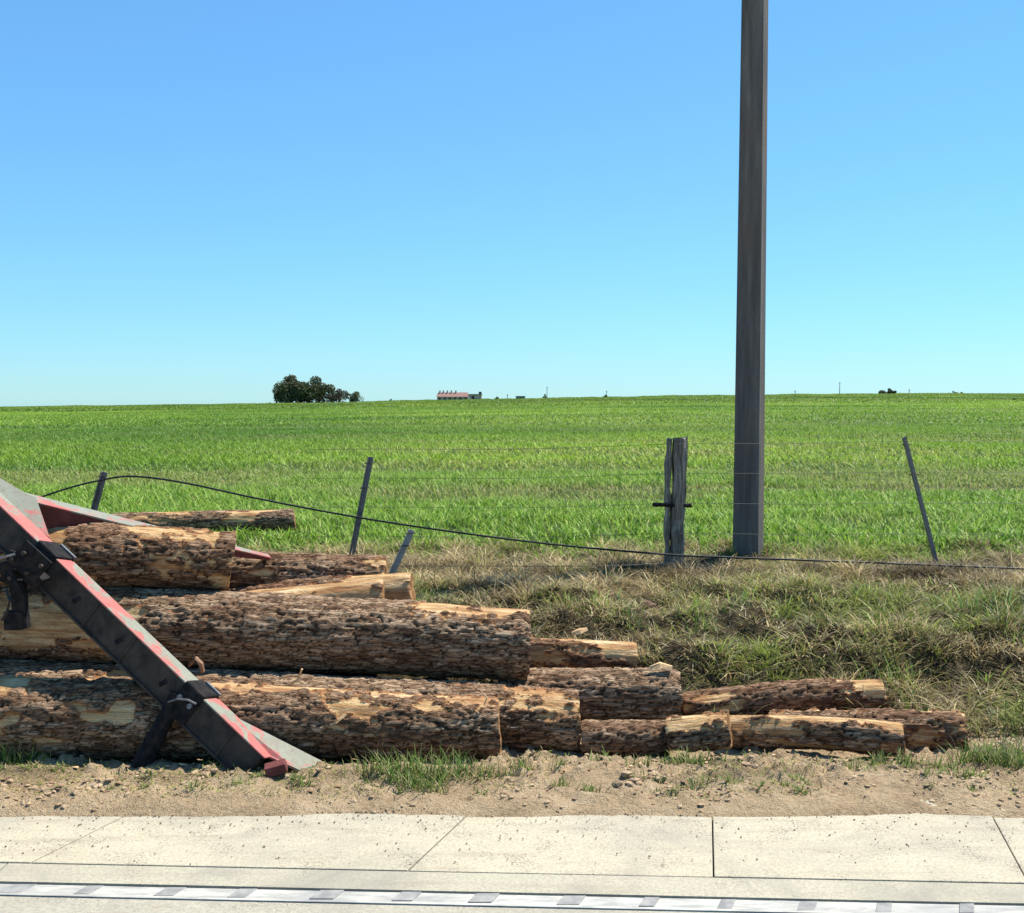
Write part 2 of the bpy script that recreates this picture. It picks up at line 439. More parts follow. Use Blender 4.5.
# ------------------------------------------------------------------ the ground: verge, ditch, bank, field to the horizon
PY = [-60, 5.26, 5.36, 5.43, 5.50, 5.62, 5.9, 6.2, 6.5, 6.8, 7.15, 7.5, 7.8, 8.3, 8.9, 9.5, 10.1, 10.8, 11.4, 12.2, 14, 20]
PZ = [-0.10, -0.10, -0.04, 0.0, 0.022, 0.028, 0.025, 0.0, -0.09, -0.14, -0.11, -0.07, 0.0, 0.25, 0.33, 0.345, 0.36, 0.36, 0.37, 0.42, 0.46, 0.47]
CREST = 450.0
def crest_z(t):
    px = 512 + t * F_PX
    yc = np.interp(px, [-1500, 0, 300, 480, 700, 860, 1024, 2600], [409.5, 407.2, 403.2, 399.3, 395.6, 394.0, 393.4, 392.0])
    return CAM_Z + (HORIZON - yc) / F_PX * CREST
def ground_z(x, y, fine=True):
    x = np.asarray(x, float); y = np.asarray(y, float)
    yw = y + np.where((y > 6.6) & (y < 13), 0.75 * (fbm(x * 0.9 + 3, y * 0.3, 11, 3) - 0.5) * sstep(6.6, 8, y), 0)
    z = np.interp(yw, PY, PZ)
    # right-hand end: the bank foot comes a little further forward
    z = z + 0.06 * sstep(2.2, 3.4, x) * sstep(6.0, 6.8, y) * (1 - sstep(7.6, 8.6, y))
    t = x / np.maximum(y, 5.0)
    far = crest_z(np.clip(t, -1.9, 1.9))
    w = np.clip((y - 14) / (CREST - 14), 0, 1)
    zf = 0.47 + (far - 0.47) * w ** 1.25
    zf = np.where(y > CREST, far - 0.03 * (y - CREST) - 0.5 * sstep(CREST, CREST + 30, y), zf)
    zf = np.maximum(zf, -0.02 * y)
    z = np.where(y > 14, z * 0 + zf, z)
    if fine:
        near = 1 - sstep(14, 40, y)
        dirt = sstep(5.28, 5.5, y) * (1 - sstep(7.2, 9, y))
        z = z + dirt * (0.050 * (fbm(x * 2.3, y * 2.6, 3, 4) - 0.5) + 0.060 * (fbm(x * 11, y * 11, 4, 3) - 0.5) * sstep(5.42, 5.65, y))
        z = z + dirt * sstep(5.75, 6.0, y) * 0.075 * np.maximum(fbm(x * 19, y * 19, 8, 2) - 0.50, 0) * 2 * sstep(0.42, 0.6, fbm(x * 1.9, y * 2.4, 9, 3))
        bank = sstep(7.2, 8.2, y) * (1 - sstep(12, 15, y)) * (1 - 0.6 * sstep(9.3, 10.3, y))
        z = z + bank * (0.38 * (fbm(x * 1.6, y * 1.8, 21, 4) - 0.5) + 0.16 * (fbm(x * 6, y * 6, 22, 3) - 0.5))
        z = z + near * sstep(12, 14, y) * 0.05 * (fbm(x * 1.3, y * 1.3, 31, 3) - 0.5)
        midf = sstep(20, 40, y) * (1 - sstep(CREST, CREST + 40, y))
        z = z + midf * (0.10 * (fbm(x * 0.35, y * 0.2, 41, 3) - 0.5) + np.clip(y / 450, 0, 1) * 0.9 * (fbm(x * 0.045, y * 0.01, 43, 3) - 0.5))
        z = z + sstep(200, 440, y) * (1 - sstep(CREST, CREST + 40, y)) * 0.45 * (fbm(x * 0.28, y * 0.02, 47, 3) - 0.4)
    return z

def make_ground():
    ts = np.concatenate([-np.geomspace(9, 0.72, 26)[:-1], np.linspace(-0.72, 0.72, 520), np.geomspace(0.72, 9, 26)[1:]])
    ys = np.concatenate([[4.9, 5.2], np.arange(5.28, 8.6, 0.02), np.arange(8.6, 13, 0.045), np.geomspace(13, 40, 60), np.geomspace(41.5, CREST, 80)[:-1],
                         np.linspace(CREST, CREST + 30, 6), np.geomspace(CREST + 45, 6000, 22)])
    T, Y = np.meshgrid(ts, ys)
    X = T * np.maximum(Y, 6.0)
    Z = ground_z(X, Y)
    nr, nc = X.shape
    v = np.stack([X, Y, Z], -1).reshape(-1, 3)
    i = np.arange((nr - 1) * nc).reshape(nr - 1, nc)[:, :-1].ravel()
    f = np.stack([i, i + 1, i + nc + 1, i + nc], -1)
    # behind and under the road: a coarse skirt joined to the first row
    base = len(v)
    back = np.stack([X[0], np.full(nc, -300.0), np.full(nc, -0.10)], -1)
    back[:, 0] *= 12
    v = np.concatenate([v, back])
    j = np.arange(nc - 1)
    f2 = np.stack([base + j, base + j + 1, j + 1, j], -1)
    Xv, Yv = v[:, 0], v[:, 1]
    wob = 0.5 * (fbm(Xv * 1.7, Yv * 1.7, 51, 4) - 0.5)
    gz = sstep(6.9, 7.6, Yv + wob * 0.9) + 0.55 * sstep(0.56, 0.68, fbm(Xv * 1.6, Yv * 2.6, 61, 4)) * (1 - sstep(6.9, 7.6, Yv)) * sstep(5.75, 6.0, Yv)
    crop = sstep(11.6, 12.4, Yv + wob * 1.2)
    far = sstep(35, 110, Yv)
    me = mesh_np('ground', v, [f, f2], True, {'zone': np.stack([np.clip(gz, 0, 1), crop, far], -1)})
    return link('ground', me, M['ground'], kind='structure')
make_ground()

# ------------------------------------------------------------------ road edge: concrete slabs, strip, painted line
def ground_line(pl, pr):
    a, b = gp(*pl), gp(*pr); k = (b.y - a.y) / (b.x - a.x)
    return a.y - k * a.x, k
LN_SLAB = ground_line((0, 862), (1024, 883))
LN_STEP = ground_line((0, 881), (1024, 903))
LN_LOW = ground_line((0, 894), (1024, 917))
def ey(L, x, d=0.0): return L[0] + L[1] * x + d
road = MB()
xs = [-40, -10, -4, 0, 4, 10, 40]
rv = [(x, ey(LN_LOW, x, -0.006), -0.007) for x in xs] + [(x, ey(LN_LOW, x, -13.5), -0.007) for x in xs]
n = len(xs)
road.add(rv, [(i + n, i + 1 + n, i + 1, i) for i in range(n - 1)])
road.build('road', M['road'], kind='structure')
pav = MB()
rv = [(x, ey(LN_SLAB, x, 0.85), -0.055) for x in xs] + [(x, ey(LN_LOW, x, -0.06), -0.055) for x in xs]
pav.add(rv, [(i + n, i + 1 + n, i + 1, i) for i in range(n - 1)])
pavement = pav.build('pavement', M['grit'], kind='structure')
joint_px = [((117, 821), (40, 862)), ((465, 817), (413, 867)), ((712, 815), (712, 872)), ((993, 820), (1022, 882))]
joints = []
for a, b in joint_px:
    A, B = gp(*a), gp(*b)
    d = (A - B).xy / (A - B).y
    joints.append((B.x, d.x, B.y))
def joint_at(j, y): return j[0] + j[1] * (y - j[2])
sp = 1.33
lft = [(joints[0][0] - sp * k, joints[0][1], joints[0][2]) for k in (5, 4, 3, 2, 1)]
rgt = [(joints[-1][0] + sp * k, joints[-1][1], joints[-1][2]) for k in (1, 2, 3, 4, 5)]
joints = lft + joints + rgt
for a, b in zip(joints[:-1], joints[1:]):
    g = 0.0032
    x0n, x1n = joint_at(a, LN_SLAB[0]) + g, joint_at(b, LN_SLAB[0]) - g
    x0f, x1f = joint_at(a, 5.66) + g, joint_at(b, 5.66) - g
    m = MB(); dz = random.uniform(-0.003, 0.003)
    m.prism([(x0n, ey(LN_SLAB, x0n, 0.004)), (x1n, ey(LN_SLAB, x1n, 0.004)), (x1f, 5.66), (x0f, 5.66)], -0.05, dz)
    m.build('slab', M['slab'], pavement, bevel=0.004)
# narrow concrete strip beside the slabs, in lengths broken at cracks
cr = [-9.0, -2.28, 9.0]
for a, b in zip(cr[:-1], cr[1:]):
    m = MB(); a += 0.003; b -= 0.003
    k = 12
    top = [(a + (b - a) * i / k, ey(LN_SLAB, a + (b - a) * i / k, -0.009) + random.uniform(-.003, .003)) for i in range(k + 1)]
    bot = [(a + (b - a) * i / k, ey(LN_STEP, a + (b - a) * i / k) + random.uniform(-.003, .003)) for i in range(k + 1)]
    m.prism(list(reversed(top)) + bot, -0.05, -0.001)
    m.build('edge_strip', M['strip'], pavement)
line = empty('road_marking', (0, 4.6, 0), kind='structure')
m = MB(); m.prism([(-9, ey(LN_LOW, -9, .018)), (9, ey(LN_LOW, 9, .018)), (9, ey(LN_STEP, 9, -.014)), (-9, ey(LN_STEP, -9, -.014))], -0.05, -0.006)
m.build('painted_band', M['line'], line)
m = MB(); m.prism([(-9, ey(LN_LOW, -9)), (9, ey(LN_LOW, 9)), (9, ey(LN_LOW, 9, .017)), (-9, ey(LN_LOW, -9, .017))], -0.05, -0.002)
m.build('painted_lip', M['line'], line)
bx = -6.0
while bx < 6.0:
    w = 0.085 + random.uniform(-.025, .02)
    yb, yt = ey(LN_LOW, bx, .026), ey(LN_STEP, bx, -.016)
    sk = 0.035
    m = MB(); m.prism([(bx, yb), (bx + w, yb), (bx + w + sk, yt), (bx + sk, yt)], -0.02, -0.003 + random.uniform(-.002, .004))
    m.build('rib_block', M['block'], line, bevel=0.003)
    bx += 0.347 + random.uniform(-.03, .03)

# ------------------------------------------------------------------ felled logs
log_axes = []
def make_log(label, R, L, peel=(), seed=0, amount=0.60, hue=0.25, depth=0.017, bow=0.02, cell=(0.038, 0.19)):
    pR = at(R[0], (R[1] + R[2]) / 2, R[3]); rR = (R[2] - R[1]) / 2 / F_PX * R[3]
    pL = at(L[0], (L[1] + L[2]) / 2, L[3]); rL = (L[2] - L[1]) / 2 / F_PX * L[3]
    ax = pL - pR; ln = ax.length; ax = ax / ln          # v runs from the right end to the left
    side = ax.cross(Vector((0, 0, 1))).normalized()     # horizontal, towards the camera for ax = -x
    if side.y > 0: side = -side
    up = side.cross(ax); up = up if up.z > 0 else -up
    rm = (rR + rL) / 2
    nv = max(24, int(ln / 0.0135)); nu = max(48, int(2 * math.pi * rm / 0.0120))
    vv = np.linspace(0, ln, nv + 1); uu = np.arange(nu) / nu
    U, V = np.meshgrid(uu, vv)
    ang = U * 2 * math.pi                                # 0 = up, towards the camera positive
    r0 = rR + (rL - rR) * (V / ln)
    ncell = max(6, int(round(2 * math.pi * rm / cell[0])))
    wx = U * ncell + 0.5 * (fbm(U * 8, V * 9, seed + 1, 3, 8) - 0.5) * 2 + 0.7 * (fbm(U * 30, V * 30, seed + 4, 3, 30) - 0.5)
    wy = V / cell[1] + 0.7 * (fbm(U * 6, V * 6, seed + 2, 3, 6) - 0.5) * 2 + 0.6 * (fbm(U * 30, V * 22, seed + 5, 3, 30) - 0.5)
    f1, f2, cid = worley(wx, wy, seed + 3, ncell)
    edge = f2 - f1
    plate = sstep(0.02, 0.16, edge)
    fine = fbm(U * 44, V * 12, seed + 6, 4, 44)
    # bare wood
    pm = fbm(U * 5, V * 1.7, seed + 12, 4, 5, 0.55)
    pk = sstep(amount, amount + 0.035, pm)
    wob = 0.75 * (fbm(U * 9, V * 7, seed + 14, 4, 9) - 0.5) + 1.2 * (fbm(U * 26, V * 16, seed + 15, 4, 26) - 0.5) + 0.45 * (cid - 0.5)
    for (v0, v1, a0, a1) in peel:
        dv = np.minimum(V - v0, v1 - V) / 0.16
        aa = (np.degrees(ang) + 180) % 360 - 180
        da = np.minimum(aa - a0, a1 - aa) / 26
        pk = np.maximum(pk, sstep(-0.12, 0.14, np.minimum(dv, da) + wob * 2.4))
    lump = fbm(U * 3, V * 1.6, seed + 20, 3, 3) - 0.5
    h = (1 - pk) * (depth * plate * (0.75 + 0.35 * cid) + depth * 1.5 * (fine - 0.5)) + pk * (-0.002 + 0.014 * (fbm(U * 34, V * 3.5, seed + 8, 4, 34) - 0.5))
    rr = r0 * (1 + 0.10 * lump) + h - depth * 0.7
    crack = (1 - sstep(0.01, 0.15, edge)) * (1 - pk)
    # a small ragged chamfer at the saw cuts
    endd = np.minimum(V, ln - V)
    rr = rr - 0.008 * (1 - sstep(0, 0.02, endd))
    bz = bow * np.sin(math.pi * V / ln); by = bow * 0.7 * (fbm(V * 0.6, V * 0, seed + 30, 2) - 0.5)
    ca, sa = np.cos(ang) * rr, np.sin(ang) * rr
    loc = Vector((pR + pL) / 2)
    skew = random.uniform(-0.12, 0.12), random.uniform(-0.06, 0.06)
    rag = 0.022 * (fbm(U * 16, V * 0 + seed, seed + 40, 3, 16) - 0.5)
    Vs = V + (1 - sstep(0, 0.35, V)) * (ca * skew[0] + sa * skew[1]) + rag * ((1 - sstep(0, 0.05, V)) + (1 - sstep(0, 0.05, ln - V)))
    a_, s_, u_ = np.array(ax), np.array(side), np.array(up)
    Pp = np.array(pR - loc)[None, None] + Vs[..., None] * a_ + (ca + bz)[..., None] * u_ + (sa + by)[..., None] * s_
    i = np.arange(nv * nu).reshape(nv, nu); j = np.roll(i, -1, 1)
    f = np.stack([i, j, j + nu, i + nu], -1).reshape(-1, 4)
    lco = np.stack([V + seed * 7.3, ca, sa], -1).reshape(-1, 3)
    attrs = {'peel': pk.ravel(), 'crack': crack.ravel(), 'tone': cid.ravel(), 'lco': lco, 'hue': np.full(V.size, min(1.0, hue + 0.45 * ((seed * 0.618) % 1.0)))}
    me = mesh_np('log', Pp.reshape(-1, 3), f, True, attrs)
    o = link('log', me, M['bark'], label=label, category='log', group='felled logs in the roadside pile')
    o.location = loc
    for end in (0, nv):
        ring = Pp[end]; cen = ring.mean(0); mid = cen + (ring - cen) * 0.5
        v = np.concatenate([ring, mid, cen[None]])
        k = np.arange(nu); k2 = np.roll(k, -1)
        q = np.stack([k, k2, nu + k2, nu + k], -1); tr = np.stack([nu + k, nu + k2, np.full(nu, 2 * nu)], -1)
        lc = np.concatenate([lco.reshape(nv + 1, nu, 3)[end], lco.reshape(nv + 1, nu, 3)[end] * np.array([1, .5, .5]), [[seed, 0, 0]]])
        em = mesh_np('cut_end', v, [q, tr], False, {'lco': lc})
        e = link('cut_end', em, M['cut'], o)
    log_axes.append((np.array(pR), np.array(pL), rR, rL))
    return o
# label, right end (px, top, bottom, distance), left end, bare patches (from right end m, m, deg, deg)
make_log('long front log on the dirt with a bare yellow strip along its top', (500, 697, 758, 6.55), (-150, 670, 764, 6.40),
         [(0, 0.5, -10, 30), (0.2, 2.1, -30, 8), (2.35, 3.7, -40, 22), (0.75, 0.95, 40, 66)], 3, 0.64)
make_log('bottom log just behind the front log, bare patch on its upper right end', (578, 690, 756, 6.97), (-170, 655, 742, 6.98),
         [(0, 0.42, 0, 55)], 23, 0.66)
make_log('big thick bark-covered log lying across the middle of the pile', (528, 608, 680, 7.34), (-170, 578, 658, 7.14),
         [(0, 0.72, -60, 26), (2.75, 3.9, 40, 112)], 43, 0.70, hue=0.2)
make_log('uppermost thick log in the pile, its sawn end under the trestle tip', (232, 530, 592, 7.47), (-130, 520, 588, 7.06),
         [(0, 0.16, -60, 20), (0.18, 0.5, 5, 40), (0.1, 0.4, 95, 120)], 63, 0.66, hue=0.5)
make_log('slim peeled yellow log lying tilted above the big middle log', (384, 577, 614, 7.74), (120, 606, 646, 7.68),
         [(0, 1.5, -60, 75)], 83, 0.55, hue=0.2)
make_log('dark bark log second from top, ending beside the bent steel post', (387, 555, 598, 8.33), (80, 556, 604, 8.12),
         [(0, 0.08, -60, 60)], 103, 0.70)
make_log('short orange stub end poking out behind the tilted yellow log', (412, 570, 607, 8.03), (230, 590, 628, 8.02),
         [(0, 0.5, -60, 140)], 123, 0.5, hue=0.6)
make_log('lone thin log lying in the green crop behind the pile', (295, 509, 531, 13.3), (40, 517, 540, 12.7),
         [(1.2, 1.6, -20, 40)], 143, 0.62, depth=0.010)
make_log('orange-brown log poking out right of the big middle log', (635, 640, 674, 7.82), (150, 630, 668, 7.80),
         [(0, 0.32, -40, 60), (0.55, 0.9, 60, 120)], 163, 0.55, hue=0.75)
make_log('grey log with white chip on top, under the orange-brown one', (678, 670, 723, 7.32), (500, 672, 725, 7.38),
         [], 183, 0.72)
make_log('dark low log in the shade under the grey log', (669, 721, 757, 6.80), (582, 721, 757, 6.86), [], 203, 0.72, hue=0.4, bow=0.0)
make_log('split red-barked log furthest back at the right end of pile', (883, 677, 709, 7.46), (682, 693, 724, 7.42),
         [(0, 0.3, -60, 60)], 223, 0.60, hue=0.8)
make_log('short pale stub log lying on dirt left of the low right-hand logs', (730, 710, 748, 6.64), (668, 716, 753, 6.72),
         [(0, 0.4, -60, 55)], 243, 0.52, hue=0.4, bow=0.0)
make_log('slim log with bare yellow top at front of low right-hand logs', (904, 721, 757, 6.60), (728, 713, 748, 6.95),
         [(0.0, 1.25, -70, 30), (0.6, 1.2, 20, 80)], 263, 0.60, hue=0.2)
make_log('rightmost log of the pile, dark bark with pale stripped top', (966, 711, 759, 6.88), (770, 711, 752, 7.2),
         [(0.0, 1.2, -60, -2), (0.1, 0.3, 60, 100)], 283, 0.64, hue=0.35)

# ------------------------------------------------------------------ loose slivers on the logs
def sliver(label, pts, w, th, mat='chip', name='wood_sliver', grp='loose slivers on the logs'):
    m = MB(); pts = [Vector(p) for p in pts]; rings = []
    for k, p in enumerate(pts):
        d = (pts[min(k + 1, len(pts) - 1)] - pts[max(k - 1, 0)]).normalized()
        s = d.cross(Vector((0, -0.5, 1))).normalized(); u = s.cross(d)
        ww = w * (0.35 + 0.65 * math.sin(math.pi * (k + 0.6) / (len(pts) + 0.2))) * random.uniform(.85, 1.15)
        rings.append([p + s * ww, p + u * th, p - s * ww, p - u * th])
    m.loft(rings); o = m.build(name, M[mat], label=label, category='sliver', group=grp)
    return o
sliver('torn yellow sliver curling up from the log behind the front log', [at(282, 688, 6.86), at(290, 684, 6.84), at(298, 679, 6.84), at(302, 669, 6.83)], 0.016, 0.008)
sliver('bark curl standing behind the lower clamp of the red trestle', [at(189, 666, 6.62), at(196, 658, 6.60), at(201, 664, 6.60), at(203, 672, 6.62)], 0.018, 0.010, 'barkchip')
sliver('pale hooked splinter hanging on the front log face', [at(324, 727, 6.32), at(336, 722, 6.31), at(346, 714, 6.34)], 0.014, 0.007)
sliver('thin splinter standing at the end of the front log', [at(484, 705, 6.42), at(487, 698, 6.42), at(480, 690, 6.46)], 0.006, 0.004)
sliver('pale chip flap standing beside the foot of the red trestle', [at(230, 706, 6.40), at(235, 699, 6.36), at(238, 710, 6.34)], 0.018, 0.008)
sliver('white wood chip lying on top of the grey log', [at(650, 668, 7.27), at(660, 665, 7.27), at(672, 668, 7.26)], 0.030, 0.016)
sliver('fallen brown branch piece lying on the weedy bank', [at(690, 644, 8.30), at(705, 645, 8.3), at(722, 647, 8.28), at(742, 643, 8.32)], 0.030, 0.028, 'barkchip', 'branch_piece', 'debris on the bank')
sliver('small pale chunk below the branch piece on the bank', [at(716, 655, 8.16), at(720, 656, 8.14), at(726, 656, 8.16)], 0.035, 0.02, 'chip', 'wood_chunk', 'debris on the bank')
sliver('orange bark chunk on the upper bank left of the timber post', [at(640, 605, 9.1), at(648, 603, 9.1), at(656, 606, 9.1)], 0.035, 0.02, 'barkchip', 'bark_chunk', 'debris on the bank')
sliver('pale bark chunk on the bank right of the big middle log', [at(572, 634, 8.3), at(580, 631, 8.3), at(587, 629, 8.32)], 0.03, 0.015, 'chip', 'bark_chunk', 'debris on the bank')

# ------------------------------------------------------------------ red steel frame leaning on the pile
fr_root = empty('steel_trestle', gp(268, 772, 0.02), label='faded red and grey-green steel A-shaped trestle leaning on the log pile', category='trestle')
Pf = at(262, 757, 6.03); Pa = at(-60, 450, 6.95)                 # upper front edge line of the near beam
axd = (Pa - Pf).normalized()
nrm_up = Vector((0.72, -0.02, 0.70)); nrm_up = (nrm_up - axd * nrm_up.dot(axd)).normalized()   # normal of the sunlit top face
dep = nrm_up.cross(axd).normalized(); dep = dep if dep.y > 0 else -dep                          # into the picture
BH, BD = 0.188, 0.15
def beam_pt(s, h, d): return Pf + axd * s - nrm_up * h + dep * d    # s along, h down from top, d back
Lb = (Pa - Pf).length
def beam_box(name, s0, s1, h0, h1, d0, d1, mat, parent=fr_root, bevel=0.004):
    m = MB()
    m.frame_box(beam_pt((s0 + s1) / 2, (h0 + h1) / 2, (d0 + d1) / 2), axd * ((s1 - s0) / 2), nrm_up * ((h1 - h0) / 2), dep * ((d1 - d0) / 2))
    return m.build(name, mat, parent, bevel=bevel)
def on_axis(px):   # s where the upper front edge passes image column px
    lo, hi = -0.5, Lb + 0.5
    for _ in range(50):
        mid = (lo + hi) / 2; p = Pf + axd * mid
        if 512 + p.x / p.y * F_PX * 1.0 > px: lo = mid
        else: hi = mid
    return (lo + hi) / 2
s_c1, s_c2 = on_axis(190), on_axis(44)
beam = beam_box('beam', 0.0, Lb, 0.0, BH, 0.0, BD, M['shade_grime'])
beam['label'] = 'near sloping beam, grimy front face darkened for its shade'
plate = beam_box('top_plate', -0.02, Lb, -0.012, -0.001, -0.006, BD + 0.008, M['paint'])
plate['label'] = 'flaking red and grey-green top face of the near beam'
for px in (62, 104, 148):
    s = on_axis(px + 20)
    m = MB(); m.frame_box(beam_pt(s, 0.085, 0.0), axd * 0.012 + nrm_up * 0.006, nrm_up * 0.024 - axd * 0.012, dep * 0.004)
    m.build('slot', M['iron'], fr_root)
def clamp(s, w, lab):
    m = MB()
    m.frame_box(beam_pt(s, BH * 0.42, BD / 2), axd * w, nrm_up * (BH * 0.42 + 0.028), dep * (BD / 2 + 0.018))
    o = m.build('clamp', M['iron'], fr_root, bevel=0.010); o['label'] = lab
    for k in (-1, 1):
        b = MB(); c = beam_pt(s + k * w * 0.55, BH * 0.35, -0.024)
        ring = [[c + dep * dz + (axd * math.cos(t) + nrm_up * math.sin(t)) * 0.016 for t in [i * math.pi / 3 for i in range(6)]] for dz in (-0.012, 0.006)]
        b.loft(ring); bo = b.build('bolt', M['steel'], None)
        bo.parent = o
    return o
clamp(s_c1, 0.075, 'black lower clamp round the near beam')
clamp(s_c2, 0.085, 'black upper clamp round the near beam')
for s, w in ((s_c1, 0.075), (s_c2, 0.085)):   # worn edge strips on the clamps
    m = MB()
    m.frame_box(beam_pt(s - w * 0.25, -0.034, BD + 0.004), axd * (w * 0.8), nrm_up * 0.006, dep * 0.010)
    m.build('clamp_lip', M['steel'], fr_root)

# black knuckle and hanging arm below the upper clamp
def turned(name, px, py, D, hx, hy, hz, deg, mat='iron', bev=0.006, tip=0.0):
    c, sn = math.cos(math.radians(deg)), math.sin(math.radians(deg))
    m = MB(); m.frame_box(at(px, py, D), Vector((c, tip, sn)) * hx, Vector((0, hy, 0)), Vector((-sn, 0, c)) * hz)
    return m.build(name, M[mat], fr_root, bevel=bev)
turned('bracket_plate', 30, 562, 6.36, 0.10, 0.010, 0.085, -43)
turned('bracket_plate', 18, 570, 6.50, 0.085, 0.012, 0.10, -20)
turned('hinge_block', 36, 578, 6.42, 0.050, 0.055, 0.040, -43)
turned('hinge_block', 8, 566, 6.44, 0.060, 0.05, 0.035, 15)
turned('link_bar', 14, 582, 6.34, 0.075, 0.012, 0.020, -62)
for bx_, by_ in ((24, 553), (41, 566), (27, 573), (12, 560), (10, 578)):
    m = MB(); c = at(bx_, by_, 6.335)
    m.loft([[c + Vector((math.cos(t) * 0.013, dz, math.sin(t) * 0.013)) for t in [k * math.pi / 3 for k in range(6)]] for dz in (-0.014, 0.02)])
    m.build('bolt', M['shade_grime'], fr_root)
m = MB(); m.tube([at(6, 590, 6.33), at(10, 600, 6.30), at(7, 612, 6.31), at(2, 620, 6.33)], 0.009, 6); m.build('hose', M['cable'], fr_root)
m = MB(); m.frame_box(at(20, 604, 6.42), Vector((0.040, 0, 0.004)), Vector((0, 0.03, 0)), Vector((-0.012, 0, 0.145)))
m.build('hanging_arm', M['iron'], fr_root, bevel=0.006)
m = MB(); m.frame_box(at(15, 620, 6.41), Vector((0.054, 0, 0)), Vector((0, 0.032, 0)), Vector((0, 0, 0.055)))
m.build('arm_foot', M['iron'], fr_root, bevel=0.006)
m = MB(); m.tube([at(-10, 560, 6.22), at(5, 557, 6.22), at(15, 554, 6.24)], 0.008, 6); m.build('rod', M['steel'], fr_root)
# dark brace leg under the lower clamp
m = MB(); a = at(178, 694, 6.24); b = at(140, 768, 6.16)
m.tube([a, a.lerp(b, 0.5), b], [0.045, 0.05, 0.06], 8); br = m.build('brace_leg', M['iron'], fr_root)
m = MB(); m.tube([at(168, 702, 6.14), at(177, 699, 6.10), at(188, 700, 6.10), at(196, 704, 6.10)], 0.006, 6); m.build('wire_tie', M['steel'], fr_root)
for s_ in (0.22, 0.52, 1.05, 1.38):
    m = MB(); m.frame_box(beam_pt(s_, BH * 0.5, -0.003), axd * 0.006, nrm_up * (BH * 0.46), dep * 0.006); m.build('weld_rib', M['shade_grime'], fr_root)
m = MB(); m.frame_box(beam_pt(Lb / 2, BH - 0.008, -0.006), axd * (Lb / 2 - 0.01), nrm_up * 0.007, dep * 0.008); m.build('lower_flange', M['shade_grime'], fr_root, bevel=0.002)
# foot: flared plate and block
f1_ = beam_pt(0.34, -0.004, BD * 0.9); f2_ = at(324, 762, 6.22); f3_ = at(300, 770, 6.02); f4_ = beam_pt(0.0, -0.004, BD * 0.4)
th = Vector((0, 0, -0.014))
m = MB(); m.loft([[f1_, f2_, f3_, f4_], [f1_ + th, f2_ + th, f3_ + th, f4_ + th]]); fp = m.build('foot_plate', M['paint_grey'], fr_root)
m = MB(); bc = at(276, 768, 5.94)
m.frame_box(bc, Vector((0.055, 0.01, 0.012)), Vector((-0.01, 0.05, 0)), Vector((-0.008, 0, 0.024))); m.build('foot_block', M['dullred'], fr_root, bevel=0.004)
# far beam reaching over the pile to the field
Qa = at(-40, 478, 6.98); Qb = at(268, 556, 8.15)
qa = (Qb - Qa).normalized(); qs = qa.cross(Vector((0, 0, 1))).normalized(); qs = qs if qs.y < 0 or qs.x > 0 else -qs
if qs.x < 0: qs = -qs                                       # side towards the camera's right
qu = qs.cross(qa); qu = qu if qu.z > 0 else -qu
tl = math.radians(14); qs, qu = (qs * math.cos(tl) - qu * math.sin(tl)), (qu * math.cos(tl) + qs * math.sin(tl))
def far_ring(P, hgt, w, z0=0.0): return [P + qu * z0, P + qu * z0 + qs * w, P + qs * w - qu * hgt, P - qu * hgt]
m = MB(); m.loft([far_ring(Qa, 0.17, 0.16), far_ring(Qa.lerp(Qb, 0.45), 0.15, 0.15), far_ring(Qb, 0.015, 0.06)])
fb = m.build('far_beam', M['dullred'], fr_root, bevel=0.003); fb['label'] = 'far beam of the trestle, dirty red side darkened for its shade'
m = MB(); fr2 = lambda P, w: [P + qu * 0.002 - qs * 0.004, P + qu * 0.002 + qs * (w + 0.006), P + qu * 0.012 + qs * (w + 0.006), P + qu * 0.012 - qs * 0.004]
m.loft([fr2(Qa, 0.16), fr2(Qa.lerp(Qb, 0.45), 0.15), fr2(Qb, 0.06)]); m.build('far_top_plate', M['paint_grey'], fr_root)
# gusset where the beams meet
g1 = at(-45, 470, 6.97); g2 = at(36, 498, 7.02) ; g3 = at(29, 524, 6.72); g4 = at(-45, 462, 6.86)
m = MB(); tt = Vector((0.004, -0.006, -0.012)); up_ = Vector((0, 0, 0.004))
q = [g1 + up_, g2 + up_, beam_pt(on_axis(29), -0.016, BD + 0.01), beam_pt(Lb, -0.016, BD + 0.01)]
m.loft([q, [p + tt for p in q]]); m.build('gusset_plate', M['paint_grey'], fr_root)

# ------------------------------------------------------------------ utility pole, fence posts, wires
pole_root = empty('utility_pole', (at(748, 556, 11.7).x, 11.7, 0.42), label='tall square weathered concrete utility pole beside the fence', category='pole')
m = MB(); th_ = math.radians(-26); px0 = pole_root.location
rings = []
for z, w in ((-0.5, 0.139), (0.0, 0.137), (3.0, 0.126), (6.0, 0.115), (9.0, 0.104)):
    r = []
    for (a, b) in ((-1, -1), (1, -1), (1, 1), (-1, 1)):
        for (ca_, cb_) in (((0.88, 1), (1, 0.88)) if (a * b < 0) else ((1, 0.88), (0.88, 1))):
            x_, y_ = a * w * ca_, b * w * cb_
            r.append(Vector((px0.x + 0.0012 * z + x_ * math.cos(th_) - y_ * math.sin(th_), px0.y + x_ * math.sin(th_) + y_ * math.cos(th_), px0.z + z)))
    rings.append(r)
m.loft(rings); m.build('shaft', M['pole'], pole_root)

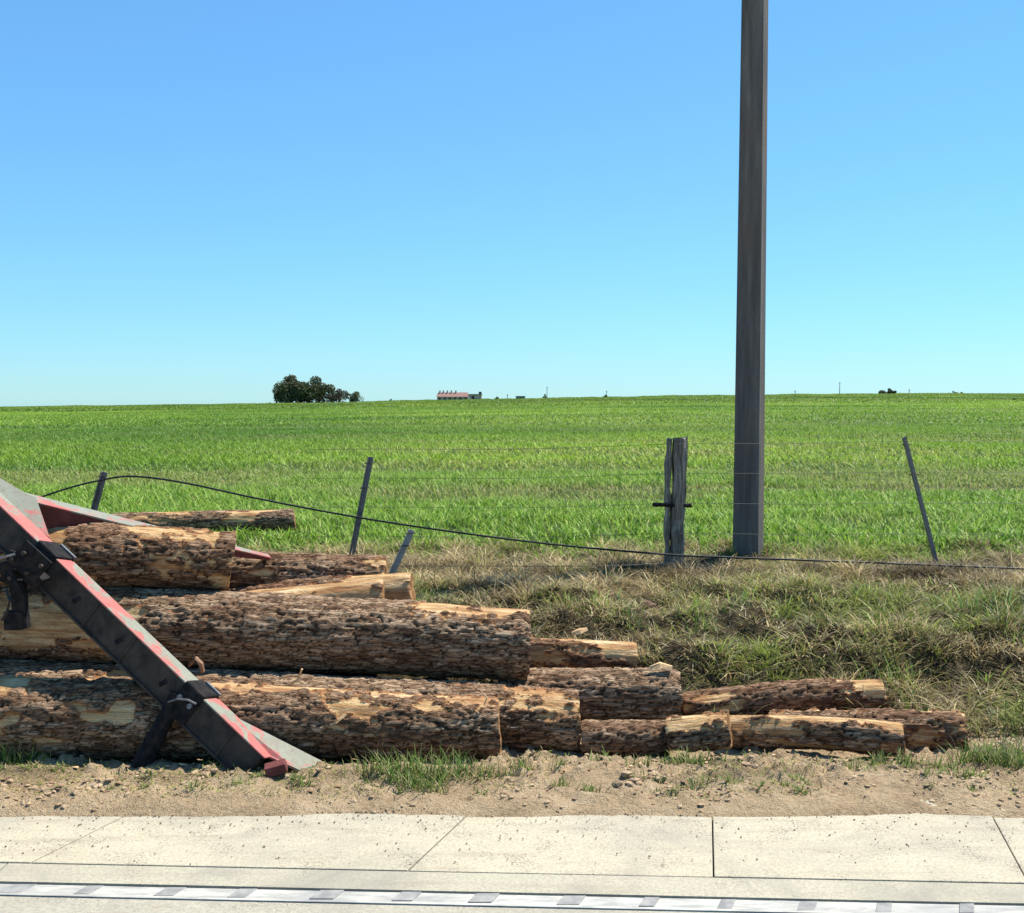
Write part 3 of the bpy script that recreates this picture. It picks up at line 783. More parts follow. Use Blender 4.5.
tp = at(675, 572, 11.0); tpz = float(ground_z(tp.x, 11.0))
post = empty('timber_post', (tp.x, 11.0, tpz), label='split grey timber fence post standing left of the utility pole', category='fence post', group='fence posts')
topz = at(675, 437, 11.0).z
def ragged(cx, cy, prof, z0, z1, n, seed, name):
    m = MB(); rings = []; rr = random.Random(seed)
    for k in range(n + 1):
        z = z0 + (z1 - z0) * k / n; ring = []
        for (a, b) in prof:
            jx = rr.uniform(-.011, .011); jy = rr.uniform(-.009, .009)
            ring.append((cx + a + jx + 0.012 * math.sin(z * 3 + seed), cy + b + jy, z + (rr.uniform(-.025, .015) if k == n else 0)))
        rings.append(ring)
    m.loft(rings); return m.build(name, M['timber'], post)
cx, cy = tp.x, 11.0
ragged(cx + 0.022, cy, [(-0.062, -0.05), (-0.02, -0.075), (0.035, -0.07), (0.068, -0.04), (0.078, 0.02), (0.04, 0.08), (-0.03, 0.085), (-0.065, 0.03)], tpz - 0.35, topz, 16, 3, 'post_body')
ragged(cx - 0.072, cy - 0.01, [(-0.028, -0.045), (0.006, -0.055), (0.026, -0.03), (0.024, 0.05), (-0.012, 0.06), (-0.032, 0.02)], tpz - 0.35, topz - 0.02, 14, 8, 'split_face')
m = MB(); m.tube([at(653, 504.5, 10.9), at(691, 505.5, 10.98)], 0.021, 8); m.build('cross_bar', M['iron'], post)

def steel_post(label, top, bot, D, w=0.028, bend=None, Dtop=None, depth=0.25, mat='steel'):
    T = at(top[0], top[1], Dtop or D); B = at(bot[0], bot[1], D)
    B0 = B + (B - T).normalized() * depth
    pts = [B0, B] + ([bend] if bend is not None else []) + [T]
    o = empty('steel_post', B, label=label, category='fence post', group='fence posts')
    m = MB(); rings = []
    for k, p in enumerate(pts):
        d = (pts[min(k + 1, len(pts) - 1)] - pts[max(k - 1, 0)]).normalized()
        a = d.cross(Vector((0.25, 1, 0))).normalized(); b = d.cross(a).normalized()
        t = 0.006                                              # L-shaped section
        a1 = (a + b * 0.3).normalized(); b1 = (b - a * 0.3).normalized()
        rings.append([p - a1 * w, p + a1 * w, p + a1 * w + b1 * 2 * w, p + a1 * (w - t) + b1 * 2 * w, p + a1 * (w - t) + b1 * t, p - a1 * w + b1 * t])
    m.loft(rings); m.build('angle_bar', M[mat], o)
    d = (T - B).normalized()
    for fr in (0.94, 0.70):
        c = B.lerp(T, fr); mm = MB(); mm.tube([c + Vector((-0.05, -0.02, 0)), c + Vector((0.05, -0.02, 0.004))], 0.006, 5); mm.build('wire_clip', M['wire'], o)
    return o
steel_post('short steel post at far left, behind the upper beam of the trestle', (105, 472), (88, 535), 11.2)
steel_post('steel post leaning right, behind the top logs of the pile', (371, 457), (351, 560), 11.1)
steel_post('bent half-fallen steel post by the orange log stub', (412, 530), (388, 582), 10.2, w=0.030, mat='steel_sunlit')
steel_post('steel post leaning left, alone at the right of the utility pole', (904, 437), (936, 562), 11.0, w=0.024)

def wire(name, label, pts, r, mat, cat, grp=None, n=6, sub=10, jit=0.0):
    P = [Vector(p) for p in pts]; out = []
    for k in range(len(P) - 1):
        p0, p1, p2, p3 = P[max(k - 1, 0)], P[k], P[k + 1], P[min(k + 2, len(P) - 1)]
        for i in range(sub):
            t = i / sub
            out.append(0.5 * ((2 * p1) + (p2 - p0) * t + (2 * p0 - 5 * p1 + 4 * p2 - p3) * t * t + (3 * p1 - p0 - 3 * p2 + p3) * t ** 3))
    out.append(P[-1])
    if jit: out = [p + Vector((0, 0, random.uniform(-jit, jit))) for p in out]
    m = MB(); m.tube(out, r, n); o = m.build(name, mat, smooth=True, label=label, category=cat)
    if grp: o['group'] = grp
    return o
wire('slack_cable', 'thick black cable sagging from the left steel post past the timber post', [at(-60, 535, 10.6), at(50, 494, 10.85), at(102, 480, 11.0), at(135, 476.5, 11.0), at(185, 483, 10.95), at(260, 499, 10.9), at(350, 516, 10.9),
     at(440, 530, 10.8), at(550, 544, 10.75), at(660, 554, 10.7), at(720, 557, 10.7), at(800, 560, 10.7), at(930, 565, 10.7), at(1080, 571, 10.7)], 0.0105, M['cable'], 'cable')
names = ['topmost', 'second', 'third', 'lowest']
for nm, (yl, yp, yr) in zip(names, ((449, 444, 441), (478, 473.5, 472), (507, 503.5, 503), (536, 533.5, 534))):
    wire('fence_wire', f'{nm} of the thin fence wires strung from post to post', [at(300, yl + 1, 11.0), at(365, yl, 11.0), at(520, (yl + yp) / 2 + 2.5, 10.95), at(676, yp, 10.88), at(800, (yp + yr) / 2 + 1, 10.93), at(912, yr, 10.95), at(1100, yr + 1, 11.0)],
         0.0022, M['wire'], 'wire', 'fence wires', n=5, sub=6)
wire('ground_wire', 'loose thin wire lying low over the dry grass right of the pile', [at(400, 566, 10.1), at(500, 566, 10.1), at(600, 566, 10.2), at(665, 563, 10.4)], 0.003, M['wire'], 'wire', n=5)

# ------------------------------------------------------------------ far things on the horizon
def far_z(x, y): return float(ground_z(np.array([x]), np.array([y]))[0])
def leaf_cloud(cents, rads, n, size, cols, seed):
    r = np.random.default_rng(seed)
    k = r.integers(0, len(cents), n)
    d = r.normal(size=(n, 3)); d /= np.linalg.norm(d, axis=1)[:, None]
    rad = np.array(rads)[k][:, None] * (0.45 + 0.6 * r.random((n, 1)) ** 0.6)
    p = np.array(cents)[k] + d * rad * np.array([1, 1, 0.8])
    a = r.normal(size=(n, 3)); a /= np.linalg.norm(a, axis=1)[:, None]
    b = np.cross(a, r.normal(size=(n, 3))); b /= np.linalg.norm(b, axis=1)[:, None]
    s = size * (0.6 + 0.8 * r.random((n, 1)))
    v = np.stack([p - a * s, p + b * s * .6, p + a * s, p - b * s * .6], 1).reshape(-1, 3)
    f = np.arange(4 * n).reshape(n, 4)
    col = np.array(cols)[r.integers(0, len(cols), n)] * (0.75 + 0.5 * r.random((n, 1)))
    return v, f, np.repeat(col, 4, 0)
def tree(label, px0, px1, ytop, D, seed, n=2200, blobs=9, name='tree', grp='far trees on the horizon', trunk=True, cols=((0.065, 0.085, 0.035), (0.095, 0.11, 0.05), (0.14, 0.13, 0.075))):
    r = random.Random(seed)
    x0, x1 = at(px0, 400, D).x, at(px1, 400, D).x; cxx = (x0 + x1) / 2; w = (x1 - x0) / 2
    zb = far_z(cxx, D) - 0.4; h = at((px0 + px1) / 2, ytop, D).z - zb
    o = empty(name, (cxx, D, zb), label=label, category='tree' if trunk else 'bush', group=grp)
    cents = []; rads = []
    for i in range(blobs):
        a = r.uniform(-1, 1); zc = h * (r.uniform(0.16, 0.78) if trunk else r.uniform(.2, .6)) * (1 - 0.35 * a * a)
        rr = min(h, w * 1.6) * r.uniform(0.22, 0.36)
        cents.append((a * (w - rr), r.uniform(-0.6, 0.6) * w, zc)); rads.append(rr)
    cents.append((0, 0, h * 0.80)); rads.append(h * 0.2)
    v, f, col = leaf_cloud(cents, rads, n, max(h * 0.036, 0.24), cols, seed)
    me = mesh_np('crown', v, f, False, {'tint': col})
    link('crown', me, M['leaf'], o)
    if trunk:
        m = MB(); m.tube([(0, 0, -0.5), (0.1, 0, h * .25), (0.25, 0, h * .5), (0.1, 0, h * .75)], [h * .035, h * .028, h * .018, h * .008], 8)
        for c in cents[:6]:
            m.tube([(0.1, 0, h * .22), (c[0] * .5, c[1] * .5, (h * .22 + c[2]) * .52), c], [h * .016, h * .010, h * .004], 6)
        t = m.build('trunk', M['trunk']); t.parent = o
    return o
tree('tallest dark rounded tree at the left of the horizon clump', 273, 309, 373.5, 432, 11, 7000, 20)
tree('broad dark tree right against the tallest one on the horizon', 296, 336, 375, 436, 12, 7000, 20)
tree('lower brownish tree at the right side of the horizon clump', 326, 352, 388, 434, 13, 3000, 14, cols=((0.06, 0.06, 0.03), (0.09, 0.075, 0.045)))
tree('smallest tree at the right edge of the horizon clump', 348, 365, 391, 434, 14, 1500, 9)
tree('dark low hedge at the foot of the horizon trees', 266, 305, 400, 428, 15, 900, 10, 'hedge_bush', 'far bushes', False)
tree('tiny round bush just right of the horizon trees', 386, 396, 399, 440, 16, 240, 4, 'small_bush', 'far bushes', False)
tree('tiny dark bush right of the far farmhouse', 494, 500, 396.5, 440, 17, 200, 4, 'small_bush', 'far bushes', False)
tree('wide dark clump of bushes on the horizon right of the pole', 876, 902, 388.2, 436, 18, 2200, 12, 'far_thicket', 'far bushes', False)
tree('small bush near the far pole right of the horizon centre', 602, 609, 394.5, 442, 19, 160, 4, 'small_bush', 'far bushes', False)
tree('bush by the far mast in the middle of the horizon', 542, 548, 394.0, 442, 20, 160, 4, 'small_bush', 'far bushes', False)
tree('low grey-green bush out in the field, right of the pole', 875, 883, 401.5, 200, 21, 200, 4, 'field_bush', 'far bushes', False)
tree('low bush out in the field at far right', 1010, 1018, 399.0, 200, 22, 200, 4, 'field_bush', 'far bushes', False)
tree('low swell of bushes on the horizon at far right', 944, 962, 391.2, 438, 23, 700, 8, 'far_thicket', 'far bushes', False)

D = 436.0
hx0, hx1 = at(437, 400, D).x, at(468, 400, D).x; hz = far_z((hx0 + hx1) / 2, D) - 0.5
top = at(450, 392.3, D).z
house = empty('farmhouse', ((hx0 + hx1) / 2, D, hz), label='far red-roofed farmhouse with chimneys on the horizon', category='house')
wz = hz + (top - hz) * 0.50
m = MB(); m.box(hx0, hx1, D, D + 7, hz, wz); m.build('wall', M['hwall'], house)
m = MB(); m.loft([[(hx0 - .3, D - .4, wz), (hx0 + .2, D + 3.5, top), (hx0 - .3, D + 7.4, wz)], [(hx1 + .3, D - .4, wz), (hx1 - .2, D + 3.5, top), (hx1 + .3, D + 7.4, wz)]])
roof = m.build('roof', M['hroof'], house)
for px in (439.5, 443, 447, 451, 455.5):
    x = at(px, 400, D).x; m = MB(); m.box(x - .28, x + .28, D + 2.6, D + 3.3, wz + 0.8, top + 0.75)
    c_ = m.build('chimney', M['hwall']); c_.parent = roof
for k in range(6):
    x = hx0 + (hx1 - hx0) * (k + .5) / 6; m = MB(); m.box(x - .45, x + .45, D - .06, D + .05, hz + 0.7, wz - 0.35); m.build('window', M['hdark'], house)
ax0, ax1 = at(469, 400, D).x, at(481.5, 400, D).x; hz2 = far_z((ax0 + ax1) / 2, D) - .5; at2 = at(475, 394, D).z
annex = empty('farm_annex', ((ax0 + ax1) / 2, D, hz2), label='small lean-to building at the right end of the far farmhouse', category='house')
m = MB(); m.box(ax0, ax1, D + 1, D + 6, hz2, at2 - .35); m.build('wall', M['hwall'], annex)
m = MB(); m.box(ax0 - .2, ax1 + .2, D + .7, D + 6.3, at2 - .33, at2); m.build('roof', M['shed'], annex)
m = MB(); x = at(480, 400, D).x; m.box(x - .55, x + .55, D + 2, D + 3, at2 + .005, at2 + .9); m.build('chimney', M['hdark'], annex)
m = MB(); m.box(ax0 + 1.0, ax0 + 2.1, D + .93, D + 1.05, hz2 + .3, hz2 + 1.9); m.build('door', M['hdark'], annex)
sx0, sx1 = at(516, 400, D).x, at(525, 400, D).x; sz_ = far_z((sx0 + sx1) / 2, D) - .4; st_ = at(520, 396, D).z
shed = empty('field_shed', ((sx0 + sx1) / 2, D, sz_), label='tiny flat grey shed on the horizon right of the farmhouse', category='shed')
m = MB(); m.box(sx0, sx1, D, D + 3, sz_, st_ - .3); m.build('wall', M['shed'], shed)
m = MB(); m.box(sx0 - .2, sx1 + .2, D - .2, D + 3.2, st_ - .28, st_); m.build('roof', M['hdark'], shed)
for px, yt, lab in ((547, 386.5, 'far thin mast beside the bush in mid horizon'), (606.5, 390.5, 'far short pole left of the utility pole'), (795, 390, 'far short pole just right of the utility pole'),
                    (839.5, 382, 'tallest far pole on the horizon right of the utility pole'), (909, 389, 'far short pole right of the dark horizon thicket'), (507.5, 394, 'tiny far pole left of the grey shed')):
    x = at(px, 400, 440).x; zb = far_z(x, 440) - .5; zt = at(px, yt, 440).z
    p_ = empty('far_pole', (x, 440, zb), label=lab, category='pole', group='far poles')
    m = MB(); m.tube([(x, 440, zb), (x, 440, zt)], [0.14, 0.10], 6); m.build('shaft', M['hdark'], p_)
    m = MB(); m.frame_box((x, 440, zt - .5), Vector((.45, 0, 0)), Vector((0, .06, 0)), Vector((0, 0, .05))); m.build('crossarm', M['hdark'], p_)

# ------------------------------------------------------------------ vegetation (uncountable)
def near_logs(x, y, pad=0.0):
    bad = np.zeros(x.shape, bool)
    for pR, pL, rR, rL in log_axes:
        if pR[1] > 12: pd = 0.03
        else: pd = pad
        a = pL[:2] - pR[:2]; L2 = (a ** 2).sum()
        t = np.clip(((x - pR[0]) * a[0] + (y - pR[1]) * a[1]) / L2, 0, 1)
        d = np.hypot(x - pR[0] - t * a[0], y - pR[1] - t * a[1])
        bad |= d < (rR + (rL - rR) * t) * 0.85 + pd
    return bad
def blades(name, x, y, h, w, lean, col, seed, segs=2, label=None, cat='grass', curl=1.0, z=None):
    r = np.random.default_rng(seed); n = len(x)
    z = ground_z(x, y) - 0.01 if z is None else z
    a = r.random(n) * 2 * math.pi; dx, dy = np.cos(a), np.sin(a)
    fa = a + math.pi / 2 + r.normal(0, .5, n); sx, sy = np.cos(fa), np.sin(fa)
    rows = []
    ts = np.linspace(0, 1, segs + 1)
    for t in ts[:-1]:
        off = lean * h * (t + curl * t * t) / (1 + curl); zz = h * (t - 0.45 * np.minimum(lean, 1.4) * curl * t * t)
        ww = w * (1 - 0.55 * t) / 2
        for s in (-1, 1): rows.append(np.stack([x + dx * off + s * sx * ww, y + dy * off + s * sy * ww, z + zz], -1))
    off = lean * h; zz = h * (1 - 0.45 * np.minimum(lean, 1.4) * curl)
    rows.append(np.stack([x + dx * off, y + dy * off, z + zz], -1))
    k = len(rows); v = np.stack(rows, 1).reshape(-1, 3); b = np.arange(n) * k
    fs = []
    for s in range(segs - 1): fs.append(np.stack([b + 2 * s, b + 2 * s + 1, b + 2 * s + 3, b + 2 * s + 2], -1))
    fs.append(np.stack([b + 2 * segs - 2, b + 2 * segs - 1, b + 2 * segs], -1))
    me = mesh_np(name, v, fs, False, {'tint': np.repeat(col, k, 0)})
    o = link(name, me, M['blade'], kind='stuff')
    if label: o['label'] = label; o['category'] = cat
    return o
def pick(n, pal, r, var=0.25):
    pal = np.array(pal); c = pal[r.integers(0, len(pal), n)]
    return c * (1 - var / 2 + var * r.random((n, 1)))
def lerpc(a, b, t): return a * (1 - t[:, None]) + b * t[:, None]

GREEN = [(0.20, 0.36, 0.034), (0.26, 0.42, 0.05), (0.11, 0.22, 0.022), (0.40, 0.53, 0.11)]
FAR_GREEN = [(0.215, 0.365, 0.034), (0.26, 0.41, 0.042), (0.31, 0.43, 0.055), (0.145, 0.27, 0.024)]
STRAW = [(0.45, 0.34, 0.155), (0.31, 0.225, 0.095), (0.62, 0.50, 0.27), (0.16, 0.11, 0.048)]
WEED = [(0.20, 0.26, 0.040), (0.25, 0.30, 0.050), (0.10, 0.15, 0.025), (0.34, 0.35, 0.085)]
def fan(n, y0, y1, r, half=0.60):
    y = np.sqrt(y0 ** 2 + (y1 ** 2 - y0 ** 2) * r.random(n)); return (r.random(n) * 2 - 1) * half * y, y
# crop, near
r = np.random.default_rng(101)
def crop_tone(x, y):
    dry = sstep(0.50, 0.66, fbm(x * 0.12 + 5, y * 0.28, 71, 4))
    track = np.exp(-((y - 19.4 + 0.04 * x + 0.8 * (fbm(x * .3, y * 0, 77, 3) - .5)) / 0.6) ** 2) * sstep(-4, 2, x) * 0.9 + np.exp(-((y - 31 + 0.1 * x) / 1.2) ** 2) * sstep(0, 8, x) * 0.5
    return np.clip(dry * 0.5 + track, 0, 1)
def shade(x, y):      # stands of the crop that are yellower or deeper green
    g = 0.5 * fbm(x * 0.05 + 9, y * 0.03, 171, 4) + 0.5 * fbm(x * 0.012 + 3, y * 0.09, 172, 4)
    return (1 + np.array([1.5, 1.1, 0.9])[None] * (g - 0.5)[:, None] * 1.7)
x, y = fan(125000, 11.6, 24, r)
y = y + 0.5 * (fbm(x * 1.5, y, 75, 3) - 0.5)
keep = (fbm(x * 1.6, y * 1.6, 72, 3) + 0.35 * r.random(len(x)) > 0.42) & ~near_logs(x, y)
tn = crop_tone(x, y); keep &= r.random(len(x)) > tn * 0.75
x, y, tn = x[keep], y[keep], tn[keep]; n = len(x)
hh = (0.12 + 0.13 * r.random(n)) * (0.7 + 0.6 * fbm(x * .9, y * .9, 73, 3)) * (1 - 0.5 * tn) * (0.55 + 0.45 * sstep(11.7, 12.6, y))
col = lerpc(pick(n, GREEN, r, 0.5), pick(n, STRAW, r), tn * (0.35 + 0.65 * r.random(n)) + 0.5 * (r.random(n) < 0.07))
blades('crop', x, y, hh, 0.013 + 0.012 * r.random(n), 0.35 + 0.7 * r.random(n), col, 1, 2, 'young green cereal crop covering the near field')
# crop, middle distance
x, y = fan(150000, 24, 60, r)
tn = crop_tone(x, y); keep = r.random(len(x)) > tn * 0.6; x, y, tn = x[keep], y[keep], tn[keep]; n = len(x)
col = lerpc(pick(n, FAR_GREEN, r, 0.35), pick(n, STRAW, r), np.clip(tn * r.random(n), 0, 1)) * shade(x, y)
blades('crop_middle', x, y, 0.13 + 0.13 * r.random(n), 0.020 + 0.026 * r.random(n), 0.4 + 0.8 * r.random(n), col, 2, 2, 'green cereal crop in the middle of the field')
x, y = fan(170000, 60, 170, r)
tn = crop_tone(x * .4, y * .4); n = len(x)
col = lerpc(pick(n, FAR_GREEN, r, 0.45), pick(n, STRAW, r), np.clip(tn * r.random(n) * .6, 0, 1)) * shade(x, y) * 0.92
blades('crop_far', x, y, 0.13 + 0.13 * r.random(n), 0.06 + 0.09 * r.random(n), 0.4 + 0.8 * r.random(n), col, 3, 1, 'green cereal crop in the far part of the field')

x, y = fan(150000, 170, 446, r)
tn = crop_tone(x * .2, y * .2); n = len(x)
col = lerpc(pick(n, FAR_GREEN, r, 0.5), pick(n, STRAW, r), np.clip(tn * r.random(n) * .5, 0, 1)) * 0.60 * shade(x, y)
blades('crop_horizon', x, y, 0.15 + 0.22 * r.random(n), 0.18 + 0.25 * r.random(n), 0.4 + 0.8 * r.random(n), col, 10, 1, 'green crop running up to the horizon')

# bank: weeds, dry straw, green tufts
def bank_pts(n, y0, y1, r, x0=-6.2, x1=7.0):
    return x0 + (x1 - x0) * r.random(n), y0 + (y1 - y0) * r.random(n)
r = np.random.default_rng(202)
x, y = bank_pts(150000, 6.95, 12.3, r)
cl = fbm(x * 2.6, y * 2.6, 81, 4); keep = (cl + 0.24 * r.random(len(x)) > 0.50) & ~near_logs(x, y, 0.02) & (y > 7.1 + 0.6 * (fbm(x * 1.5, y * 0, 82, 3) - .5) - 0.75 * sstep(2.4, 3.2, x))
x, y = x[keep], y[keep]; n = len(x)
dry = np.clip(0.56 + 0.28 * np.exp(-((y - 8.1) / 0.45) ** 2) - 0.25 * np.exp(-((y - 9.2) / 0.5) ** 2) + 0.45 * np.exp(-((y - 10.6) / 0.9) ** 2) + 2.6 * (fbm(x * 1.1, y * 1.1, 83, 3) - 0.52), 0.04, 0.97)
isd = r.random(n) < dry
col = np.where(isd[:, None], pick(n, STRAW, r, 0.6), pick(n, WEED, r, 0.6))
cf1, cf2, ccid = worley(x * 3.1 + 0.8 * fbm(x * 2, y * 2, 85, 2), y * 3.1, 86)
clump = sstep(0.75, 0.15, cf1) if False else 1 - sstep(0.15, 0.72, cf1)
hh = np.where(isd, 0.08 + 0.15 * r.random(n), 0.07 + 0.15 * r.random(n)) * (0.35 + 0.9 * clump * (0.5 + ccid)) * (0.5 + 1.0 * fbm(x * 1.9, y * 1.9, 84, 3))
col = col * (0.62 + 0.75 * hash2(np.floor(ccid * 9999).astype(np.int64), np.zeros(n, np.int64), 5))[:, None]
blades('bank_weeds', x, y, hh, 0.005 + 0.0055 * r.random(n), 0.5 + 1.1 * r.random(n), col, 4, 3, 'matted dry straw and weeds covering the bank')
x, y = bank_pts(60000, 6.9, 12.0, r)
k = ~near_logs(x, y, 0.0) & (y > 7.0 + 0.7 * (fbm(x * 1.5, y * 0, 82, 3) - .5)); x, y = x[k], y[k]; n = len(x)
blades('bank_litter', x, y, 0.04 + 0.09 * r.random(n), 0.004 + 0.006 * r.random(n), 1.2 + 1.2 * r.random(n), pick(n, STRAW + [(0.10, 0.075, 0.04), (0.07, 0.055, 0.03), (0.50, 0.43, 0.28), (0.13, 0.14, 0.05)], r, 0.7), 44, 2, 'short broken straw and twigs littering the bank', curl=0.5)
# tufts of greener longer grass
def tufts(name, spots, per, hgt, wid, pal, seed, spread, label, lean=(0.25, 0.8), segs=3):
    r = np.random.default_rng(seed); xs_, ys_, hs_ = [], [], []
    for (sx_, sy_, sc) in spots:
        k = max(5, int(per * sc)); a = r.normal(0, spread * sc, (k, 2))
        xs_.append(sx_ + a[:, 0]); ys_.append(sy_ + a[:, 1] * .7); hs_.append(hgt * sc * (0.5 + 0.7 * r.random(k)))
    x, y, h = map(np.concatenate, (xs_, ys_, hs_)); n = len(x)
    ok = ~near_logs(x, y, 0.0); x, y, h = x[ok], y[ok], h[ok]; n = len(x)
    return blades(name, x, y, h, wid * (0.6 + 0.8 * r.random(n)), lean[0] + (lean[1] - lean[0]) * r.random(n), pick(n, pal, r, 0.6), seed, segs, label)
r = np.random.default_rng(303)
sp_ = []
for _ in range(520):
    x_, y_ = r.uniform(-6, 6.8), r.uniform(7.3, 11.2)
    if fbm(np.array([x_ * 0.9]), np.array([y_ * 0.9]), 91, 3)[0] > 0.47: sp_.append((x_, y_, r.uniform(.45, 1.15) * (0.55 if r.random() < .4 else 1)))
tufts('green_tufts', sp_[::2], 22, 0.21, 0.0075, [(0.16, 0.26, 0.045), (0.22, 0.32, 0.07), (0.10, 0.19, 0.04), (0.34, 0.36, 0.14)], 5, 0.07, 'taller green grass tufts on the bank')
sp_ = [(r.uniform(-6, 6.8), r.uniform(10.2, 12.0), r.uniform(.6, 1.3)) for _ in range(170)]
tufts('straw_tufts', sp_, 40, 0.12, 0.007, STRAW, 6, 0.10, 'pale dry straw tufts along the fence line', (0.6, 1.6))
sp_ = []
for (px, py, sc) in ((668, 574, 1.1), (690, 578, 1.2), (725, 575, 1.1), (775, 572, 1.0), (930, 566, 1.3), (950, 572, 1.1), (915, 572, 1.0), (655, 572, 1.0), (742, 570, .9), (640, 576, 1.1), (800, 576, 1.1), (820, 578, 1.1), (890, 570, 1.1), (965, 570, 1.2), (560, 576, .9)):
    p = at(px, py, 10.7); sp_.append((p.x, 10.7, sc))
tufts('dry_shadow_clumps', sp_, 240, 0.20, 0.007, [(0.085, 0.060, 0.030), (0.13, 0.095, 0.045), (0.05, 0.040, 0.020), (0.28, 0.22, 0.115)], 7, 0.15, 'brown dry grass clumps at the post feet, darkened in place of shadows', (0.5, 1.5))  # dark grass colours stand in for the shadows round the posts
sp_ = []
for px, py, sc, dd in ((882, 668, 1.0, 7.8), (898, 664, .9, 7.9), (975, 606, 1.1, 9.0), (1002, 612, 1.2, 8.9), (740, 606, 1.0, 9.0), (985, 662, .9, 7.9), (780, 612, .9, 8.9), (940, 604, 1.0, 9.2), (700, 612, .8, 8.9), (1016, 640, 1.0, 8.3), (560, 612, .9, 8.9), (600, 604, .8, 9.2)):
    p = at(px, py, dd); sp_.append((p.x, dd, sc))
tufts('strappy_grass', sp_, 14, 0.27, 0.012, [(0.19, 0.30, 0.055), (0.27, 0.38, 0.08), (0.34, 0.42, 0.13)], 77, 0.08, 'broad bright green grass leaves standing out on the bank', (0.2, 0.8))
# verge tufts by the road
def on_ground(px, py): p = gp(px, py, 0.0); return p.x, p.y
sp_ = []
for px, py, sc in ((2, 762, 1.25), (14, 764, 1.0), (24, 765, .7), (372, 778, .75), (392, 782, .95), (410, 780, 1.1), (430, 783, 1.1), (448, 780, .9), (470, 779, .8), (496, 776, .6), (400, 790, .7), (425, 793, .8), (520, 774, .5), (560, 772, .45), (600, 768, .5), (640, 764, .5),
                   (688, 760, .7), (700, 763, .6), (676, 757, .6), (225, 768, .45), (240, 772, .4), (208, 768, .35), (150, 785, .35), (110, 796, .3), (975, 760, .9), (990, 762, 1.0), (1005, 765, .9), (1015, 758, 1.1), (985, 750, 1.0), (1020, 770, .8), (880, 764, .6), (910, 766, .6), (940, 768, .6), (850, 768, .5), (700, 790, .45), (730, 788, .4), (590, 795, .4), (560, 790, .45), (930, 782, .4), (960, 780, .5)):
    x_, y_ = on_ground(px, py); sp_.append((x_, y_, sc))
for _ in range(70):
    x_, y_ = on_ground(r.uniform(-60, 1080), r.uniform(768, 800)); sp_.append((x_, y_, r.uniform(.15, .38)))
tufts('verge_grass', sp_, 95, 0.17, 0.0065, [(0.15, 0.24, 0.045), (0.20, 0.28, 0.06), (0.10, 0.17, 0.03), (0.28, 0.28, 0.11), (0.30, 0.24, 0.12)], 8, 0.075, 'grass tufts along the foot of the log pile', (0.2, 0.9))
x, y = bank_pts(30000, 5.62, 7.1, r, -4.2, 4.4)
k = (fbm(x * 1.6, y * 2.6, 61, 4) + 0.10 * r.random(len(x)) > 0.55) & ~near_logs(x, y, 0.0); x, y = x[k], y[k]; n = len(x)
blades('verge_stubble', x, y, 0.015 + 0.035 * r.random(n), 0.004 + 0.004 * r.random(n), 0.5 + r.random(n), pick(n, WEED + STRAW[:2], r, .6), 9, 2, 'thin short grass scattered over the dirt verge')

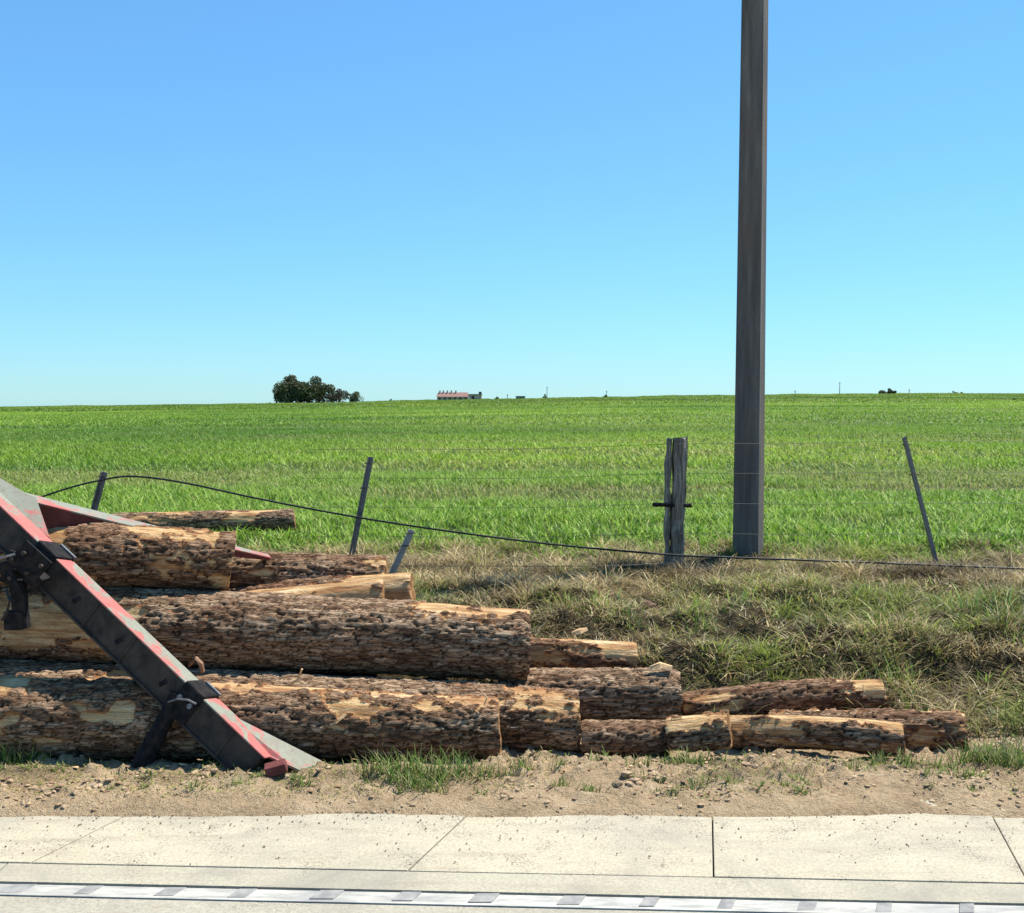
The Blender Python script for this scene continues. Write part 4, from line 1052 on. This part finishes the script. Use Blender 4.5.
# ------------------------------------------------------------------ clods, grit, chips (uncountable)
ico_v, ico_f = None, None
import bmesh
_b = bmesh.new(); bmesh.ops.create_icosphere(_b, subdivisions=1, radius=1.0)
ico_v = np.array([v.co[:] for v in _b.verts]); ico_f = np.array([[v.index for v in f.verts] for f in _b.faces]); _b.free()
def lumps(name, x, y, s, mat, seed, label, flat=0.65, sink=0.3, zfun=ground_z, stretch=1.0):
    r = np.random.default_rng(seed); n = len(x)
    V = ico_v[None] * (1 + 0.35 * (r.random((n, len(ico_v), 1)) - 0.5) * 2)
    a = r.random(n) * 6.283; ca, sa = np.cos(a)[:, None], np.sin(a)[:, None]
    sx = (s * (0.8 + 0.5 * r.random(n)) * stretch)[:, None]; sy = s[:, None]; sz = (s * flat)[:, None]
    vx, vy, vz = V[..., 0] * sx, V[..., 1] * sy, V[..., 2] * sz
    z = zfun(x, y)
    P = np.stack([x[:, None] + vx * ca - vy * sa, y[:, None] + vx * sa + vy * ca, z[:, None] + vz + (s * flat * (1 - 2 * sink))[:, None]], -1).reshape(-1, 3)
    f = (ico_f[None] + (np.arange(n) * len(ico_v))[:, None, None]).reshape(-1, 3)
    return link(name, mesh_np(name, P, f, False), M[mat], kind='stuff', label=label, category='debris')
r = np.random.default_rng(404)
x, y = bank_pts(13000, 5.46, 7.0, r, -4.2, 4.4)
k = (fbm(x * 2.2, y * 3, 95, 3) > 0.50) & ~near_logs(x, y, 0.0); x, y = x[k], y[k]
lumps('soil_clods', x, y, 0.002 + 0.016 * r.random(len(x)) ** 6, 'clod', 1, 'loose dry soil clods on the verge')
cx_, cy_, cs_ = [], [], []
for px, py, s in ((40, 797, .025), (105, 792, .025), (640, 783, .036), (655, 781, .034), (630, 787, .03), (672, 778, .03), (742, 768, .025), (750, 770, .03), (500, 785, .02), (985, 786, .02), (860, 790, .02), (205, 780, .025)):
    for _ in range(9):
        q_ = on_ground(px + r.uniform(-14, 14), py + r.uniform(-4, 4)); cx_.append(q_[0]); cy_.append(q_[1]); cs_.append(s * r.uniform(.15, 1) ** 1.6)
lumps('dark_clods', np.array(cx_), np.array(cy_), np.array(cs_), 'clod', 2, 'bigger dark earth clods on the verge', 0.6)
x = r.uniform(-4.0, 4.2, 3600); y = 5.47 - 0.62 * r.random(3600) ** 3
lumps('grit', x, y, 0.0012 + 0.0042 * r.random(3600) ** 5, 'grit', 3, 'grit and crumbs scattered on the concrete slabs', 0.6, 0.15, lambda a, b: np.zeros(len(a)) + 0.002)
x, y = bank_pts(3200, 5.6, 7.3, r, -4.0, 4.2); k = ~near_logs(x, y, 0.0) & (fbm(x * 1.4, y * 2, 97, 3) > 0.44); x, y = x[k], y[k]
lumps('bark_litter', x, y, 0.002 + 0.010 * r.random(len(x)) ** 3, 'barkchip', 5, 'brown bark crumbs littering the dirt verge', 0.3, 0.1, lambda a, b: ground_z(a, b) + 0.003, 1.9)
x, y = bank_pts(420, 6.0, 7.5, r, -3.6, 3.6); k = ~near_logs(x, y, -0.02); x, y = x[k], y[k]
lumps('wood_chips', x, y, 0.004 + 0.011 * r.random(len(x)) ** 3, 'chip', 4, 'pale wood chips scattered round the logs', 0.3, 0.2, lambda a, b: ground_z(a, b) + 0.01, 1.8)
